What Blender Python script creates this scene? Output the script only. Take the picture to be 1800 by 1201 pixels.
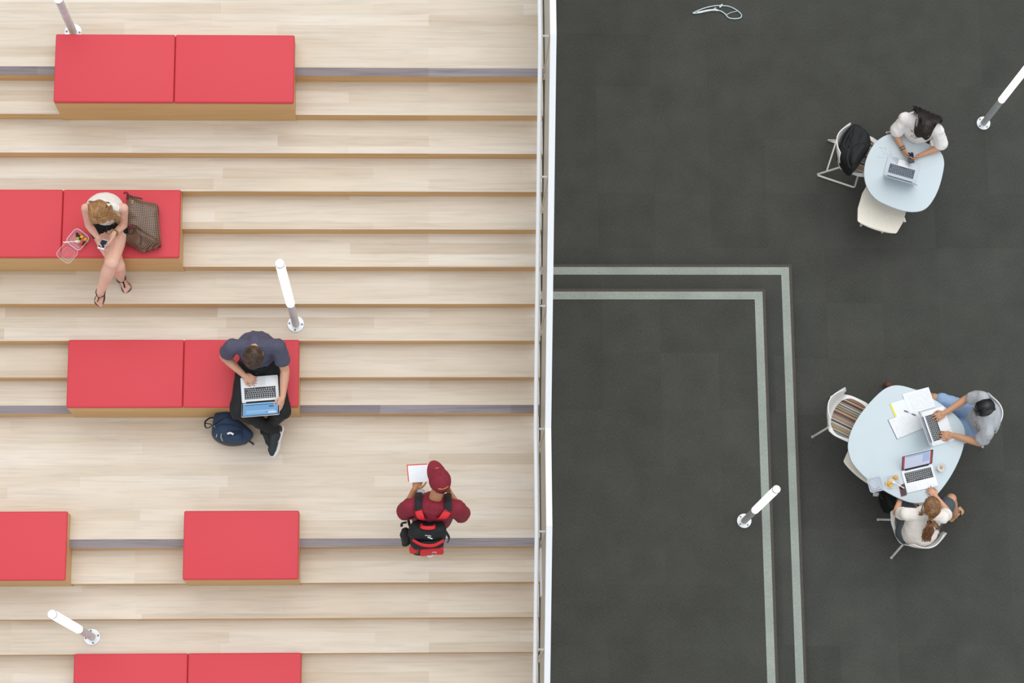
import bpy, bmesh, math, random
from mathutils import Vector, Matrix, noise
random.seed(7)
C = bpy.context.scene
for o in list(bpy.data.objects): bpy.data.objects.remove(o)

# ------------------------------------------------------------------ camera
FPX = 3894.67; CH = 19.9788
CR = Matrix(((0.9992944, 0.0004177, -0.0375567), (-0.0084812, 0.9766206, -0.2148026), (0.0365889, 0.2149696, 0.9759351)))
cd = bpy.data.cameras.new('camera'); cam = bpy.data.objects.new('camera', cd); C.collection.objects.link(cam)
cd.sensor_width = 36; cd.lens = FPX/1800*36; cd.clip_end = 200
cam.matrix_world = Matrix.Translation((0, 0, CH)) @ CR.to_4x4()
C.camera = cam
# ------------------------------------------------------------------ light
w = bpy.data.worlds.new('daylight'); C.world = w; w.use_nodes = True
bg = w.node_tree.nodes['Background']; bg.inputs[0].default_value = (0.93, 0.97, 1.0, 1); bg.inputs[1].default_value = 0.78
def sun(name, rot, strength, angle, col):
    l = bpy.data.lights.new(name, 'SUN'); l.energy = strength; l.angle = math.radians(angle); l.color = col
    o = bpy.data.objects.new(name, l); C.collection.objects.link(o); o.location = (3, 6, 30); o.rotation_euler = [math.radians(a) for a in rot]
sun('skylight', (-20, 10, 0), 1.42, 70, (1.0, 0.985, 0.97))
C.view_settings.view_transform = 'Standard'; C.view_settings.look = 'None'
C.view_settings.exposure = 0.0; C.view_settings.gamma = 1; C.view_settings.use_curve_mapping = False

# ------------------------------------------------------------------ helpers
def at(px, py, z):          # point at height z seen at photo pixel (px, py)
    d = CR @ Vector(((px-900)/FPX, -(py-600.5)/FPX, -1)); t = (z-CH)/d.z
    return Vector((d.x*t, d.y*t, z))
def lin(c):
    return tuple((v/255/12.92 if v <= 10 else ((v/255+0.055)/1.055)**2.4) for v in c)
MATS = {}
def mat(name, rgb, rough=.6, metal=0, var=.06, scale=30, bump=0, spec=.5, **kw):
    if name in MATS: return MATS[name]
    m = bpy.data.materials.new(name); m.use_nodes = True; nt = m.node_tree; b = nt.nodes['Principled BSDF']
    b.inputs['Roughness'].default_value = rough; b.inputs['Metallic'].default_value = metal
    b.inputs['Specular IOR Level'].default_value = spec
    c = lin(rgb)
    tc = nt.nodes.new('ShaderNodeTexCoord'); n = nt.nodes.new('ShaderNodeTexNoise'); n.inputs['Scale'].default_value = scale
    n.inputs['Detail'].default_value = 4
    nt.links.new(tc.outputs['Object'], n.inputs['Vector'])
    r = nt.nodes.new('ShaderNodeValToRGB'); nt.links.new(n.outputs['Fac'], r.inputs['Fac'])
    r.color_ramp.elements[0].position = .3; r.color_ramp.elements[1].position = .7
    r.color_ramp.elements[0].color = (*[max(0, v*(1-var)) for v in c], 1); r.color_ramp.elements[1].color = (*[min(1, v*(1+var)) for v in c], 1)
    nt.links.new(r.outputs[0], b.inputs['Base Color'])
    if bump:
        bp = nt.nodes.new('ShaderNodeBump'); bp.inputs['Strength'].default_value = bump; bp.inputs['Distance'].default_value = .002
        nt.links.new(n.outputs['Fac'], bp.inputs['Height']); nt.links.new(bp.outputs[0], b.inputs['Normal'])
    for k, v in kw.items(): b.inputs[k.replace('_', ' ')].default_value = v
    MATS[name] = m; return m
def emis(name, rgb, s):
    m = bpy.data.materials.new(name); m.use_nodes = True; nt = m.node_tree; b = nt.nodes['Principled BSDF']
    b.inputs['Base Color'].default_value = (.02, .02, .022, 1) if name.startswith('screen') else (*lin(rgb), 1); b.inputs['Roughness'].default_value = .3; b.inputs['Emission Color'].default_value = (*lin(rgb), 1); b.inputs['Emission Strength'].default_value = s
    MATS[name] = m; return m
def nodes(name, rough):
    m = bpy.data.materials.new(name); m.use_nodes = True; b = m.node_tree.nodes['Principled BSDF']; b.inputs['Roughness'].default_value = rough
    MATS[name] = m
    return m, m.node_tree, b, m.node_tree.nodes.new('ShaderNodeTexCoord')
def N(nt, kind, **ins):
    n = nt.nodes.new(kind)
    for k, v in ins.items():
        n.inputs[k.replace('_', ' ')].default_value = v
    return n
def mix(nt, fac, a, b, mode='MIX'):
    n = nt.nodes.new('ShaderNodeMix'); n.data_type = 'RGBA'; n.blend_type = mode
    for s, v in ((0, fac), (6, a), (7, b)):
        if hasattr(v, 'links'): nt.links.new(v, n.inputs[s])
        else: n.inputs[s].default_value = v
    return n.outputs[2]
def ramp(nt, src, stops):
    r = nt.nodes.new('ShaderNodeValToRGB'); nt.links.new(src, r.inputs[0])
    while len(r.color_ramp.elements) < len(stops): r.color_ramp.elements.new(.5)
    for e, (p, c) in zip(r.color_ramp.elements, stops): e.position = p; e.color = (*c, 1)
    return r.outputs[0]
def wood(name, tones, rough=.45, row=.0885, length=1.3, streak=.25):
    m, nt, b, tc = nodes(name, rough)
    g = nt.nodes.new('ShaderNodeNewGeometry')
    sep = nt.nodes.new('ShaderNodeSeparateXYZ'); nt.links.new(g.outputs['Position'], sep.inputs[0])
    # plank coordinates: x along, y across (y + z so that vertical boards are planked too)
    add = nt.nodes.new('ShaderNodeMath'); add.operation = 'ADD'; nt.links.new(sep.outputs[1], add.inputs[0]); nt.links.new(sep.outputs[2], add.inputs[1])
    comb = nt.nodes.new('ShaderNodeCombineXYZ'); nt.links.new(sep.outputs[0], comb.inputs[0]); nt.links.new(add.outputs[0], comb.inputs[1])
    br = N(nt, 'ShaderNodeTexBrick', Scale=1.0, Mortar_Size=.0004, Brick_Width=length, Row_Height=row)
    br.offset = .37; br.offset_frequency = 3; br.squash = .7; br.squash_frequency = 2
    br.inputs['Color1'].default_value = (0, 0, 0, 1); br.inputs['Color2'].default_value = (1, 1, 1, 1); br.inputs['Mortar'].default_value = (.3, .3, .3, 1)
    nt.links.new(comb.outputs[0], br.inputs['Vector'])
    base = ramp(nt, br.outputs[0], [(i/(len(tones)-1), lin(t)) for i, t in enumerate(tones)])
    mp = N(nt, 'ShaderNodeMapping'); mp.inputs['Scale'].default_value = (1.6, 34, 34); nt.links.new(g.outputs['Position'], mp.inputs[0])
    n1 = N(nt, 'ShaderNodeTexNoise', Scale=1.0, Detail=6.0, Roughness=.6, Distortion=.6); nt.links.new(mp.outputs[0], n1.inputs['Vector'])
    st = ramp(nt, n1.outputs[0], [(.3, (1-streak,)*3), (.55, (1, 1, 1)), (.75, (1.0, .99, .97))])
    c1 = mix(nt, 1.0, base, st, 'MULTIPLY')
    mp2 = N(nt, 'ShaderNodeMapping'); mp2.inputs['Scale'].default_value = (.7, 3.5, 3.5); nt.links.new(g.outputs['Position'], mp2.inputs[0])
    n2 = N(nt, 'ShaderNodeTexNoise', Scale=1.3, Detail=3.0); nt.links.new(mp2.outputs[0], n2.inputs['Vector'])
    big = ramp(nt, n2.outputs[0], [(.35, (.93, .90, .86)), (.65, (1, 1, 1))])
    nt.links.new(mix(nt, 1.0, c1, big, 'MULTIPLY'), b.inputs['Base Color'])
    return m
def carpet(name, rgb, rgb2, tile=.61, amp=.5):
    m, nt, b, tc = nodes(name, .95); b.inputs['Specular IOR Level'].default_value = .15
    g = nt.nodes.new('ShaderNodeNewGeometry'); P = g.outputs['Position']
    br = N(nt, 'ShaderNodeTexBrick', Scale=1.0, Mortar_Size=.001, Brick_Width=tile, Row_Height=tile); br.offset = 0
    br.inputs['Color1'].default_value = (0, 0, 0, 1); br.inputs['Color2'].default_value = (1, 1, 1, 1); br.inputs['Mortar'].default_value = (.2, .2, .2, 1)
    nt.links.new(P, br.inputs['Vector'])
    base = ramp(nt, br.outputs[0], [(0, lin(rgb)), (1, lin(rgb2))])
    outs = [base]
    for sc, lo, hi in (((260, 40, 40), .68, 1.3), ((40, 260, 40), .72, 1.25), ((3, 3, 3), .9, 1.1)):
        mp = N(nt, 'ShaderNodeMapping'); mp.inputs['Scale'].default_value = sc; nt.links.new(P, mp.inputs[0])
        n = N(nt, 'ShaderNodeTexNoise', Scale=1.0, Detail=2.0); nt.links.new(mp.outputs[0], n.inputs['Vector'])
        k = amp if sc[0] != 3 else 1
        outs.append(ramp(nt, n.outputs[0], [(.25, (1-(1-lo)*k,)*3), (.75, (1+(hi-1)*k,)*3)]))
    c = outs[0]
    for o in outs[1:]: c = mix(nt, 1.0, c, o, 'MULTIPLY')
    nt.links.new(c, b.inputs['Base Color'])
    return m

def wm(o):
    m = o.matrix_basis.copy()
    while o.parent: o = o.parent; m = o.matrix_basis @ m
    return m
def tag(o, label=None, cat=None, group=None, kind=None):
    for k, v in (('label', label), ('category', cat), ('group', group), ('kind', kind)):
        if v: o[k] = v
    return o
def thing(name, loc, label=None, cat=None, group=None, rz=0, kind=None):
    o = bpy.data.objects.new(name, None); C.collection.objects.link(o); o.location = loc; o.rotation_euler = (0, 0, rz); o.empty_display_size = .1
    return tag(o, label, cat, group, kind)
def copy_tree(o, parent=None):
    c = o.copy(); C.collection.objects.link(c); c.parent = parent
    for ch in [x for x in bpy.data.objects if x.parent == o]: copy_tree(ch, c)
    return c
class B:
    """collects shapes; done() links them as ONE mesh object"""
    def __init__(s): s.bm = bmesh.new()
    def box(s, a, b, bev=0, M=None, seg=2):
        a = Vector(a); b = Vector(b); bm = bmesh.new(); bmesh.ops.create_cube(bm, size=1)
        for v in bm.verts: v.co = Vector([(a[i]+b[i])/2 + v.co[i]*(b[i]-a[i]) for i in range(3)])
        if bev: bmesh.ops.bevel(bm, geom=bm.edges[:], offset=bev, segments=seg, affect='EDGES', profile=.5)
        return s._merge(bm, M)
    def _merge(s, bm, M=None):
        if M is not None: bmesh.ops.transform(bm, matrix=M, verts=bm.verts)
        me = bpy.data.meshes.new('t'); bm.to_mesh(me); bm.free(); s.bm.from_mesh(me); bpy.data.meshes.remove(me); return s
    def prism(s, poly, z0, z1, axis='z', bev=0, M=None, seg=2):
        bm = bmesh.new()
        def P(u, v, t): return {'z': (u, v, t), 'x': (t, u, v), 'y': (u, t, v)}[axis]
        lo = [bm.verts.new(P(u, v, z0)) for u, v in poly]; hi = [bm.verts.new(P(u, v, z1)) for u, v in poly]
        n = len(poly); bm.faces.new(lo[::-1]); bm.faces.new(hi)
        for i in range(n): bm.faces.new((lo[i], lo[(i+1) % n], hi[(i+1) % n], hi[i]))
        bmesh.ops.recalc_face_normals(bm, faces=bm.faces)
        if bev:
            eds = [e for e in bm.edges if (e.verts[0] in lo and e.verts[1] in lo) or (e.verts[0] in hi and e.verts[1] in hi)]
            bmesh.ops.bevel(bm, geom=eds, offset=bev, segments=seg, affect='EDGES', profile=.5)
        return s._merge(bm, M)
    def tube(s, pts, r, n=10, closed=False, caps=True, flat=1.0, up=None, M=None):
        """sweep; r a number or list; flat = ratio of second axis (or list)"""
        pts = [Vector(p) for p in pts]; m = len(pts); rr = r if isinstance(r, (list, tuple)) else [r]*m; ff = flat if isinstance(flat, (list, tuple)) else [flat]*m
        bm = bmesh.new(); rings = []; prev = Vector(up) if up else None
        for i, p in enumerate(pts):
            if closed: t = pts[(i+1) % m]-pts[i-1]
            else: t = pts[min(i+1, m-1)]-pts[max(i-1, 0)]
            t = t.normalized() if t.length > 1e-9 else Vector((0, 0, 1))
            if prev is None: prev = t.orthogonal()
            u = prev-t*prev.dot(t)
            u = u.normalized() if u.length > 1e-6 else t.orthogonal().normalized()
            if not up: prev = u
            v = t.cross(u)
            rings.append([bm.verts.new(p+u*(rr[i]*math.cos(2*math.pi*j/n))+v*(rr[i]*ff[i]*math.sin(2*math.pi*j/n))) for j in range(n)])
        for i in range(m if closed else m-1):
            a = rings[i]; b = rings[(i+1) % m]
            for j in range(n): bm.faces.new((a[j], a[(j+1) % n], b[(j+1) % n], b[j]))
        if not closed and caps: bm.faces.new(rings[0][::-1]); bm.faces.new(rings[-1])
        bmesh.ops.recalc_face_normals(bm, faces=bm.faces)
        return s._merge(bm, M)
    def lathe(s, prof, n=24, M=None, c=(0, 0, 0)):
        bm = bmesh.new(); c = Vector(c); rings = []
        for r, z in prof:
            rings.append([bm.verts.new(c+Vector((r*math.cos(2*math.pi*j/n), r*math.sin(2*math.pi*j/n), z))) for j in range(n)] if r > 1e-6 else [bm.verts.new(c+Vector((0, 0, z)))])
        for a, b in zip(rings, rings[1:]):
            for j in range(n):
                if len(a) == 1 and len(b) == 1: continue
                if len(a) == 1: bm.faces.new((a[0], b[j], b[(j+1) % n]))
                elif len(b) == 1: bm.faces.new((a[j], a[(j+1) % n], b[0]))
                else: bm.faces.new((a[j], a[(j+1) % n], b[(j+1) % n], b[j]))
        bmesh.ops.recalc_face_normals(bm, faces=bm.faces)
        return s._merge(bm, M)
    def ell(s, c, r, M=None, sub=3):
        bm = bmesh.new(); bmesh.ops.create_icosphere(bm, subdivisions=sub, radius=1)
        r = (r, r, r) if isinstance(r, (int, float)) else r
        R = (M or Matrix.Identity(3)).to_3x3()
        for v in bm.verts: v.co = Vector(c)+R @ Vector((v.co.x*r[0], v.co.y*r[1], v.co.z*r[2]))
        return s._merge(bm)
    def cap(s, a, b, ra, rb, n=12):
        """tapered capsule"""
        a = Vector(a); b = Vector(b); t = (b-a); L = t.length
        t = t/L if L > 1e-6 else Vector((0, 0, 1)); pts = []; rs = []
        for i in range(5):
            q = math.pi/2*i/5; pts.append(a-t*(ra*math.cos(q))); rs.append(max(ra*math.sin(q), ra*.05))
        pts.append(a); rs.append(ra); pts.append(b); rs.append(rb)
        for i in range(4, -1, -1):
            q = math.pi/2*i/5; pts.append(b+t*(rb*math.cos(q))); rs.append(max(rb*math.sin(q), rb*.05))
        return s.tube(pts, rs, n=n)
    def grid(s, f, nu, nv, thick=0):
        """surface f(u,v)->point, u,v in 0..1; thickness along -normal by solidify"""
        bm = bmesh.new(); V = [[bm.verts.new(f(i/nu, j/nv)) for j in range(nv+1)] for i in range(nu+1)]
        for i in range(nu):
            for j in range(nv): bm.faces.new((V[i][j], V[i+1][j], V[i+1][j+1], V[i][j+1]))
        bmesh.ops.recalc_face_normals(bm, faces=bm.faces)
        if thick: bmesh.ops.solidify(bm, geom=bm.faces[:], thickness=thick)
        return s._merge(bm)
    def poly(s, pts):
        vs = [s.bm.verts.new(p) for p in pts]; s.bm.faces.new(vs); return s
    def done(s, name, m, parent=None, smooth=True, world=True, angle=35, label=None):
        me = bpy.data.meshes.new(name); s.bm.to_mesh(me); s.bm.free()
        if world and parent is not None: me.transform(wm(parent).inverted())
        for mm in (m if isinstance(m, (list, tuple)) else [m]): me.materials.append(MATS[mm] if isinstance(mm, str) else mm)
        if smooth: me.shade_smooth(); me.set_sharp_from_angle(angle=math.radians(angle))
        o = bpy.data.objects.new(name, me); C.collection.objects.link(o)
        if parent is not None: o.parent = parent
        if label: o['label'] = label
        return o
def smooth_closed(pts, n=6):
    out = []; m = len(pts)
    for i in range(m):
        p0, p1, p2, p3 = [Vector(pts[(i+k) % m]) for k in (-1, 0, 1, 2)]
        for j in range(n):
            t = j/n; out.append(.5*((2*p1)+(p2-p0)*t+(2*p0-5*p1+4*p2-p3)*t*t+(3*p1-p0-3*p2+p3)*t**3))
    return out
def smooth_open(pts, n=5):
    P = [Vector(p) for p in pts]; P = [2*P[0]-P[1]]+P+[2*P[-1]-P[-2]]; out = []
    for i in range(1, len(P)-2):
        p0, p1, p2, p3 = P[i-1:i+3]
        for j in range(n):
            t = j/n; out.append(.5*((2*p1)+(p2-p0)*t+(2*p0-5*p1+4*p2-p3)*t*t+(3*p1-p0-3*p2+p3)*t**3))
    return out+[P[-2]]

# ------------------------------------------------------------------ materials
wood('oak_tread', [(211, 195, 175), (228, 216, 200), (222, 208, 191), (232, 222, 209), (226, 213, 197), (218, 204, 186)], streak=.15, length=1.9, row=.1016)
wood('oak_riser', [(212, 168, 112), (220, 177, 122), (206, 162, 106)], row=.5, length=3, streak=.2)
wood('oak_bench', [(212, 168, 108), (217, 174, 115)], row=1, length=4, streak=.15)
wood('walnut', [(146, 137, 142), (128, 118, 122), (156, 149, 157)], row=.6, length=1.7, streak=.35)
carpet('carpet', (72, 73, 69), (77, 78, 74), amp=.65)
carpet('stripe', (155, 164, 156), (160, 168, 160), tile=2, amp=.5)
mat('nosing', (78, 72, 66), .8, var=.1)
mat('red_vinyl', (214, 62, 74), .55, var=.05, scale=260, bump=.3)
mat('white_paint', (238, 241, 245), .35, var=.015)
mat('panel_paint', (186, 184, 174), .5, var=.03)
mat('post_bounce_tint', (205, 196, 178), .5, var=.03)  # off-white posts; reflected beige and underside shading put into this colour
mat('steel', (206, 208, 211), .5, .1, var=.12, scale=18)
mat('zinc', (232, 235, 238), .4, .35, var=.08, scale=14)
mat('bolt', (120, 128, 135), .35, .9)
emis('tube_glow', (255, 250, 243), 2.2)
mat('seam', (190, 120, 100), .6)

# ------------------------------------------------------------------ setting
H = .1524; RUN = .3048; Y10 = 3.6945; Y11 = 2.4968; XS = 1.008; FZ = -20*H
def Yr(k): return Y10+(10-k)*RUN if k <= 10 else Y11-(k-11)*RUN
def Zt(k): return (11-k)*H
B().box((-12, -9, FZ-.1), (18, 20, FZ)).done('floor', 'carpet', smooth=False)['kind'] = 'structure'
# wooden stepped seating
st = thing('wooden_stairs', (-2.5, 3, FZ), kind='structure')
NR = 30
for k in range(1, NR+1):
    y1 = Yr(k-1) if k > 1 else 16
    nose = .078 if k in (1, 10, 11) else 0
    B().box((-9.4, Yr(k)+nose, Zt(k)-.03), (XS, y1+.02, Zt(k))).done('tread', 'oak_tread', st, smooth=False)
    B().box((-9.4, Yr(k)+.001, Zt(k)-H), (XS-.001, Yr(k)+.02, Zt(k)-.0302)).box((-9.4, Yr(k)-.0005, Zt(k)-.035), (XS+.0005, Yr(k)+.012, Zt(k)-.002)).done('riser', 'oak_riser', st, smooth=False)
    if nose: B().box((-9.4, Yr(k), Zt(k)-.03), (XS, Yr(k)+nose, Zt(k)+.0004)).done('nosing', 'walnut', st, smooth=False, label='grey brown walnut edging strip')
prof = [(16, 10*H-.031)]
for k in range(1, NR+1): prof += [(Yr(k)+.02, Zt(k)-.031), (Yr(k)+.02, Zt(k)-H-.031)]
prof = prof[:-1]+[(Yr(NR)+.02, FZ+.001), (16, FZ+.001)]
B().prism(prof, XS-.03, XS-.008, axis='x').done('stringer', mat('side_panel', (216, 203, 184), .5, var=.04, scale=3), st, smooth=False)
B().box((XS, 2.05, -.14), (XS+.012, 2.48, -.005)).done('end_plate', 'white_paint', st, smooth=False)
# carpeted platform, two steps
pf = thing('carpeted_platform', (2.5, 2, FZ), kind='structure')
for X, Y, z0, z1 in ((3.884, 5.879, FZ, FZ+H), (3.567, 5.572, FZ+H, FZ+2*H)):
    B().box((XS+.002, -4.4, z0+.001), (X-.031, Y-.031, z1-.004)).done('step', 'carpet', pf, smooth=False)
    B().prism([(XS+.002, Y), (X, Y), (X, -4.4), (X-.03, -4.4), (X-.03, Y-.03), (XS+.002, Y-.03)], z0+.001, z1-.001).done('edge_trim', 'nosing', pf, smooth=False)
    B().prism([(XS+.002, Y-.0305), (X-.0305, Y-.0305), (X-.0305, -4.4), (X-.115, -4.4), (X-.115, Y-.115), (XS+.002, Y-.115)], z1-.004, z1).done('stripe', 'stripe', pf, smooth=False, label='pale grey green edge stripe')
# guardrail
gr = thing('guardrail', (1.035, 4, 0), 'long white guardrail with a round handrail along the right edge of the wooden stairs', 'railing')
def pitch(y):
    if y >= Yr(1): return 10*H
    if y >= 3.39: return 10*H+(y-Yr(1))*.5
    if y >= 2.54: return 0.0
    return (y-2.54)*.5
KY = [15.9, Yr(1), 3.392, 2.54, -3.0]
def strip(x0, x1, dz0, dz1):
    b = B()
    top = [(y, pitch(y)+dz1) for y in KY]; bot = [(y, pitch(y)+dz0) for y in KY]
    return b.prism(top+bot[::-1], x0, x1, axis='x')
strip(1.009, 1.061, 1.03, 1.07).done('top_rail', 'white_paint', gr, smooth=False)
strip(1.020, 1.028, .0, 1.029).done('infill_panel', 'panel_paint', gr, smooth=False, label='grey metal infill panel')
B().tube([(.935, y, pitch(y)+.9) for y in (15.9, 8, Yr(1)+.05, Yr(1)-.05, 5, 3.44, 3.34, 2.6, 2.5, 0, -3)], .0195, 16).done('handrail', 'white_paint', gr)
for y in (12.9, 11.8, 10.7, 9.65, 8.6, 7.55, 6.5, 5.42, 4.41, 3.42, 2.52, 1.54, .55, -.45, -1.45, -2.5):
    p = pitch(y)
    p_ = B().box((1.0095, y-.012, p-.1), (1.0355, y+.012, p+1.03)).box((1.0092, y-.045, p-.12), (1.0355, y-.012, p-.03)).done('post', 'post_bounce_tint', gr, smooth=False)
    B().tube([(.935, y, p+.88), (.935, y, p+.87), (.96, y, p+.862), (1.025, y, p+.862)], .0095, 8).done('handrail_bracket', 'white_paint', gr)

# ------------------------------------------------------------------ benches
def bench(name_label, kr, x0, n, left_open=False):
    W = 1.0313; yf = Yr(kr)-.006; zb = Zt(kr)-H; top = Zt(kr)+2*H; yb = Yr(kr)+2*RUN-.004
    t = thing('bench', (x0+W*n/2, Yr(kr)+.3, zb), name_label, 'bench', 'red cushioned benches on the wooden stairs')
    x1 = x0+W*n
    g = .0015
    y1_ = Yr(kr-1)
    poly = [(yf, zb+g), (yf, top), (yb, top), (yb, Zt(kr-1)+g), (y1_-g-.001, Zt(kr-1)+g), (y1_-g-.001, Zt(kr)+g), (Yr(kr)-g-.001, Zt(kr)+g), (Yr(kr)-g-.001, zb+g)]
    B().prism(poly, x0+.006, x1-.006, axis='x').done('base', 'oak_bench', t, smooth=False)
    for i in range(n):
        b = B(); b.box((x0+W*i+.002, yf+.001, top+.0005), (x0+W*(i+1)-.002, yb+.006, top+.043), .014, seg=3)
        for v in b.bm.verts:      # slightly puffed top
            if v.co.z > top+.03:
                u = (v.co.x-x0-W*i)/W*2-1; q = (v.co.y-yf)/.61*2-1
        b.done('cushion', 'red_vinyl', t)
    return t
BX = -3.222
bench('topmost red bench, on the top landing with a lamp post base behind it', 2, BX, 2)
bench('bench the woman with the phone and the checked tote bag sits on', 6, -4.242, 2)
bench('bench the man with the laptop on his lap sits on', 10, BX, 2)
bench('single bench section cut by the left edge of the photo', 12, -4.2525, 1)
bench('single short bench with one cushion, just below the wide landing', 12, -2.1907, 1)
bench('lowest bench, cut by the bottom edge of the photo', 16, BX, 2)

# ------------------------------------------------------------------ lamps
def lamp():
    t = thing('lamp_post', (0, 0, 0), 'x', 'lamp', 'slim light posts')
    B().lathe([(0, .001), (.075, .001), (.075, .010), (.073, .012), (0, .012)], 32).done('base_plate', 'zinc', t)
    for i in range(4):
        a = math.pi/2*i+.0
        B().lathe([(0, .0122), (.0085, .0122), (.0085, .019), (.006, .021), (0, .021)], 10, c=(.057*math.cos(a), .057*math.sin(a), 0)).done('bolt', 'bolt', t)
    B().lathe([(.0, .0122), (.034, .0122), (.034, .80), (.0, .80)], 28).done('pole', 'steel', t)
    B().lathe([(.0, .8005), (.037, .8005), (.0375, 2.165), (0, 2.165)], 32).done('light_tube', 'tube_glow', t)
    B().box((.0365, -.0015, .81), (.0385, .0015, 2.16)).done('seam', 'seam', t, smooth=False)
    B().lathe([(.0, 2.1655), (.039, 2.1655), (.039, 2.196), (.036, 2.2), (.01, 2.197), (0, 2.197)], 32).done('cap', 'zinc', t)
    return t
L0 = lamp()
for i, (x, y, z, rz, lb) in enumerate([
    (-1.197, 4.458, 3*H, -95, 'light post standing on the stairs behind the man with the laptop on his lap'),
    (-3.068, 1.740, -3*H, -78, 'light post low on the stairs at the left, tilting away above the lowest bench'),
    (3.265, 3.095, FZ+2*H, -50, 'light post standing on the carpeted platform near its striped edge'),
    (6.083, 7.518, FZ, -50, 'light post on the dark carpet at the upper right, cut by the photo edge'),
    (-3.102, 6.83, 10*H, -95, 'light post on the top landing behind the topmost red bench, upper part cut off')]):
    o = L0 if i == 0 else copy_tree(L0)
    o.location = (x, y, z+.0005); o.rotation_euler.z = math.radians(rz); o['label'] = lb

# ------------------------------------------------------------------ furniture on the carpet
mat('chair_plastic', (247, 247, 245), .4, var=.02)
mat('stool_plastic', (246, 239, 226), .4, var=.02)
mat('chair_metal', (240, 236, 228), .4, .1, var=.03)
mat('table_top', (203, 217, 224), .35, var=.012, scale=6)
mat('table_edge', (150, 158, 165), .5)
mat('dark_metal', (70, 72, 75), .4, .6)
mat('alu', (226, 229, 233), .38, .25, var=.01)
mat('alu_grey', (186, 194, 205), .38, .3, var=.01)
mat('trackpad', (222, 225, 230), .3, .2, var=.01)
mat('key_black', (34, 38, 44), .5)
mat('key_blue', (58, 74, 88), .5)
mat('hinge', (44, 50, 58), .5, .3)
mat('black_glossy', (14, 17, 22), .15)
mat('paper', (240, 243, 247), .7, var=.01)
mat('paper_yellow', (238, 232, 70), .7)
mat('cover_dark', (52, 42, 48), .6)
mat('red_case', (196, 40, 48), .5)
mat('cable', (238, 238, 238), .5)
mat('ink', (192, 198, 214), .8)
mat('ink_red', (150, 50, 60), .8)
def clear(name, tint=(255, 255, 255), a=.22, rough=.12):
    m = mat(name, tint, rough, var=0); b = m.node_tree.nodes['Principled BSDF']; b.inputs['Alpha'].default_value = a; return m
clear('clear_plastic', (246, 248, 255), .24); clear('clear_rim', (236, 238, 252), .62, .2); clear('clear_film', (246, 248, 252), .1)
clear('clear_lid', (225, 236, 244), .55, .2)
def stripes(name):
    m, nt, b, tc = nodes(name, .9)
    sep = nt.nodes.new('ShaderNodeSeparateXYZ'); nt.links.new(tc.outputs['Object'], sep.inputs[0])
    mul = nt.nodes.new('ShaderNodeMath'); mul.operation = 'MULTIPLY'; mul.inputs[1].default_value = 140; nt.links.new(sep.outputs[0], mul.inputs[0])
    fl = nt.nodes.new('ShaderNodeMath'); fl.operation = 'FLOOR'; nt.links.new(mul.outputs[0], fl.inputs[0])
    wn = nt.nodes.new('ShaderNodeTexWhiteNoise'); wn.noise_dimensions = '1D'; nt.links.new(fl.outputs[0], wn.inputs['W'])
    cols = [(178, 162, 136), (70, 64, 64), (132, 152, 158), (160, 126, 82), (206, 196, 182), (104, 94, 82), (136, 74, 66), (186, 172, 150), (74, 80, 96), (130, 118, 102), (200, 192, 178)]
    r = ramp(nt, wn.outputs[0], [(i/len(cols), lin(c)) for i, c in enumerate(cols)]); nt.nodes[-1].color_ramp.interpolation = 'CONSTANT'
    nt.links.new(r, b.inputs['Base Color']); return m
stripes('striped_fabric')

def shell_pt(u, v, back=True):
    """moulded seat shell; u -1..1 across, v 0 front .. 1 top of back"""
    if back: K = [(0, .235, .430, .17), (.07, .225, .452, .205), (.25, .12, .450, .235), (.45, -.05, .440, .235), (.58, -.155, .455, .215), (.68, -.205, .52, .195), (.80, -.235, .63, .215), (.92, -.265, .75, .215), (1, -.275, .80, .165)]
    else: K = [(0, .25, .435, .17), (.08, .24, .452, .215), (.35, .1, .448, .25), (.65, -.1, .448, .25), (.92, -.24, .452, .215), (1, -.25, .435, .17)]
    for a, b in zip(K, K[1:]):
        if v <= b[0]+1e-9: break
    t = (v-a[0])/(b[0]-a[0]); t = t*t*(3-2*t) if 0 else t
    y, z, w = [a[i]+(b[i]-a[i])*t for i in (1, 2, 3)]
    bend = max(0, min(1, (v-.5)/.3)) if back else 0
    flat = 1-bend
    return Vector((u*w, y+bend*.085*u*u-(.0 if flat < .5 else .012*u*u*(1 if y > 0 else -1)), z+flat*.018*u*u))
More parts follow.
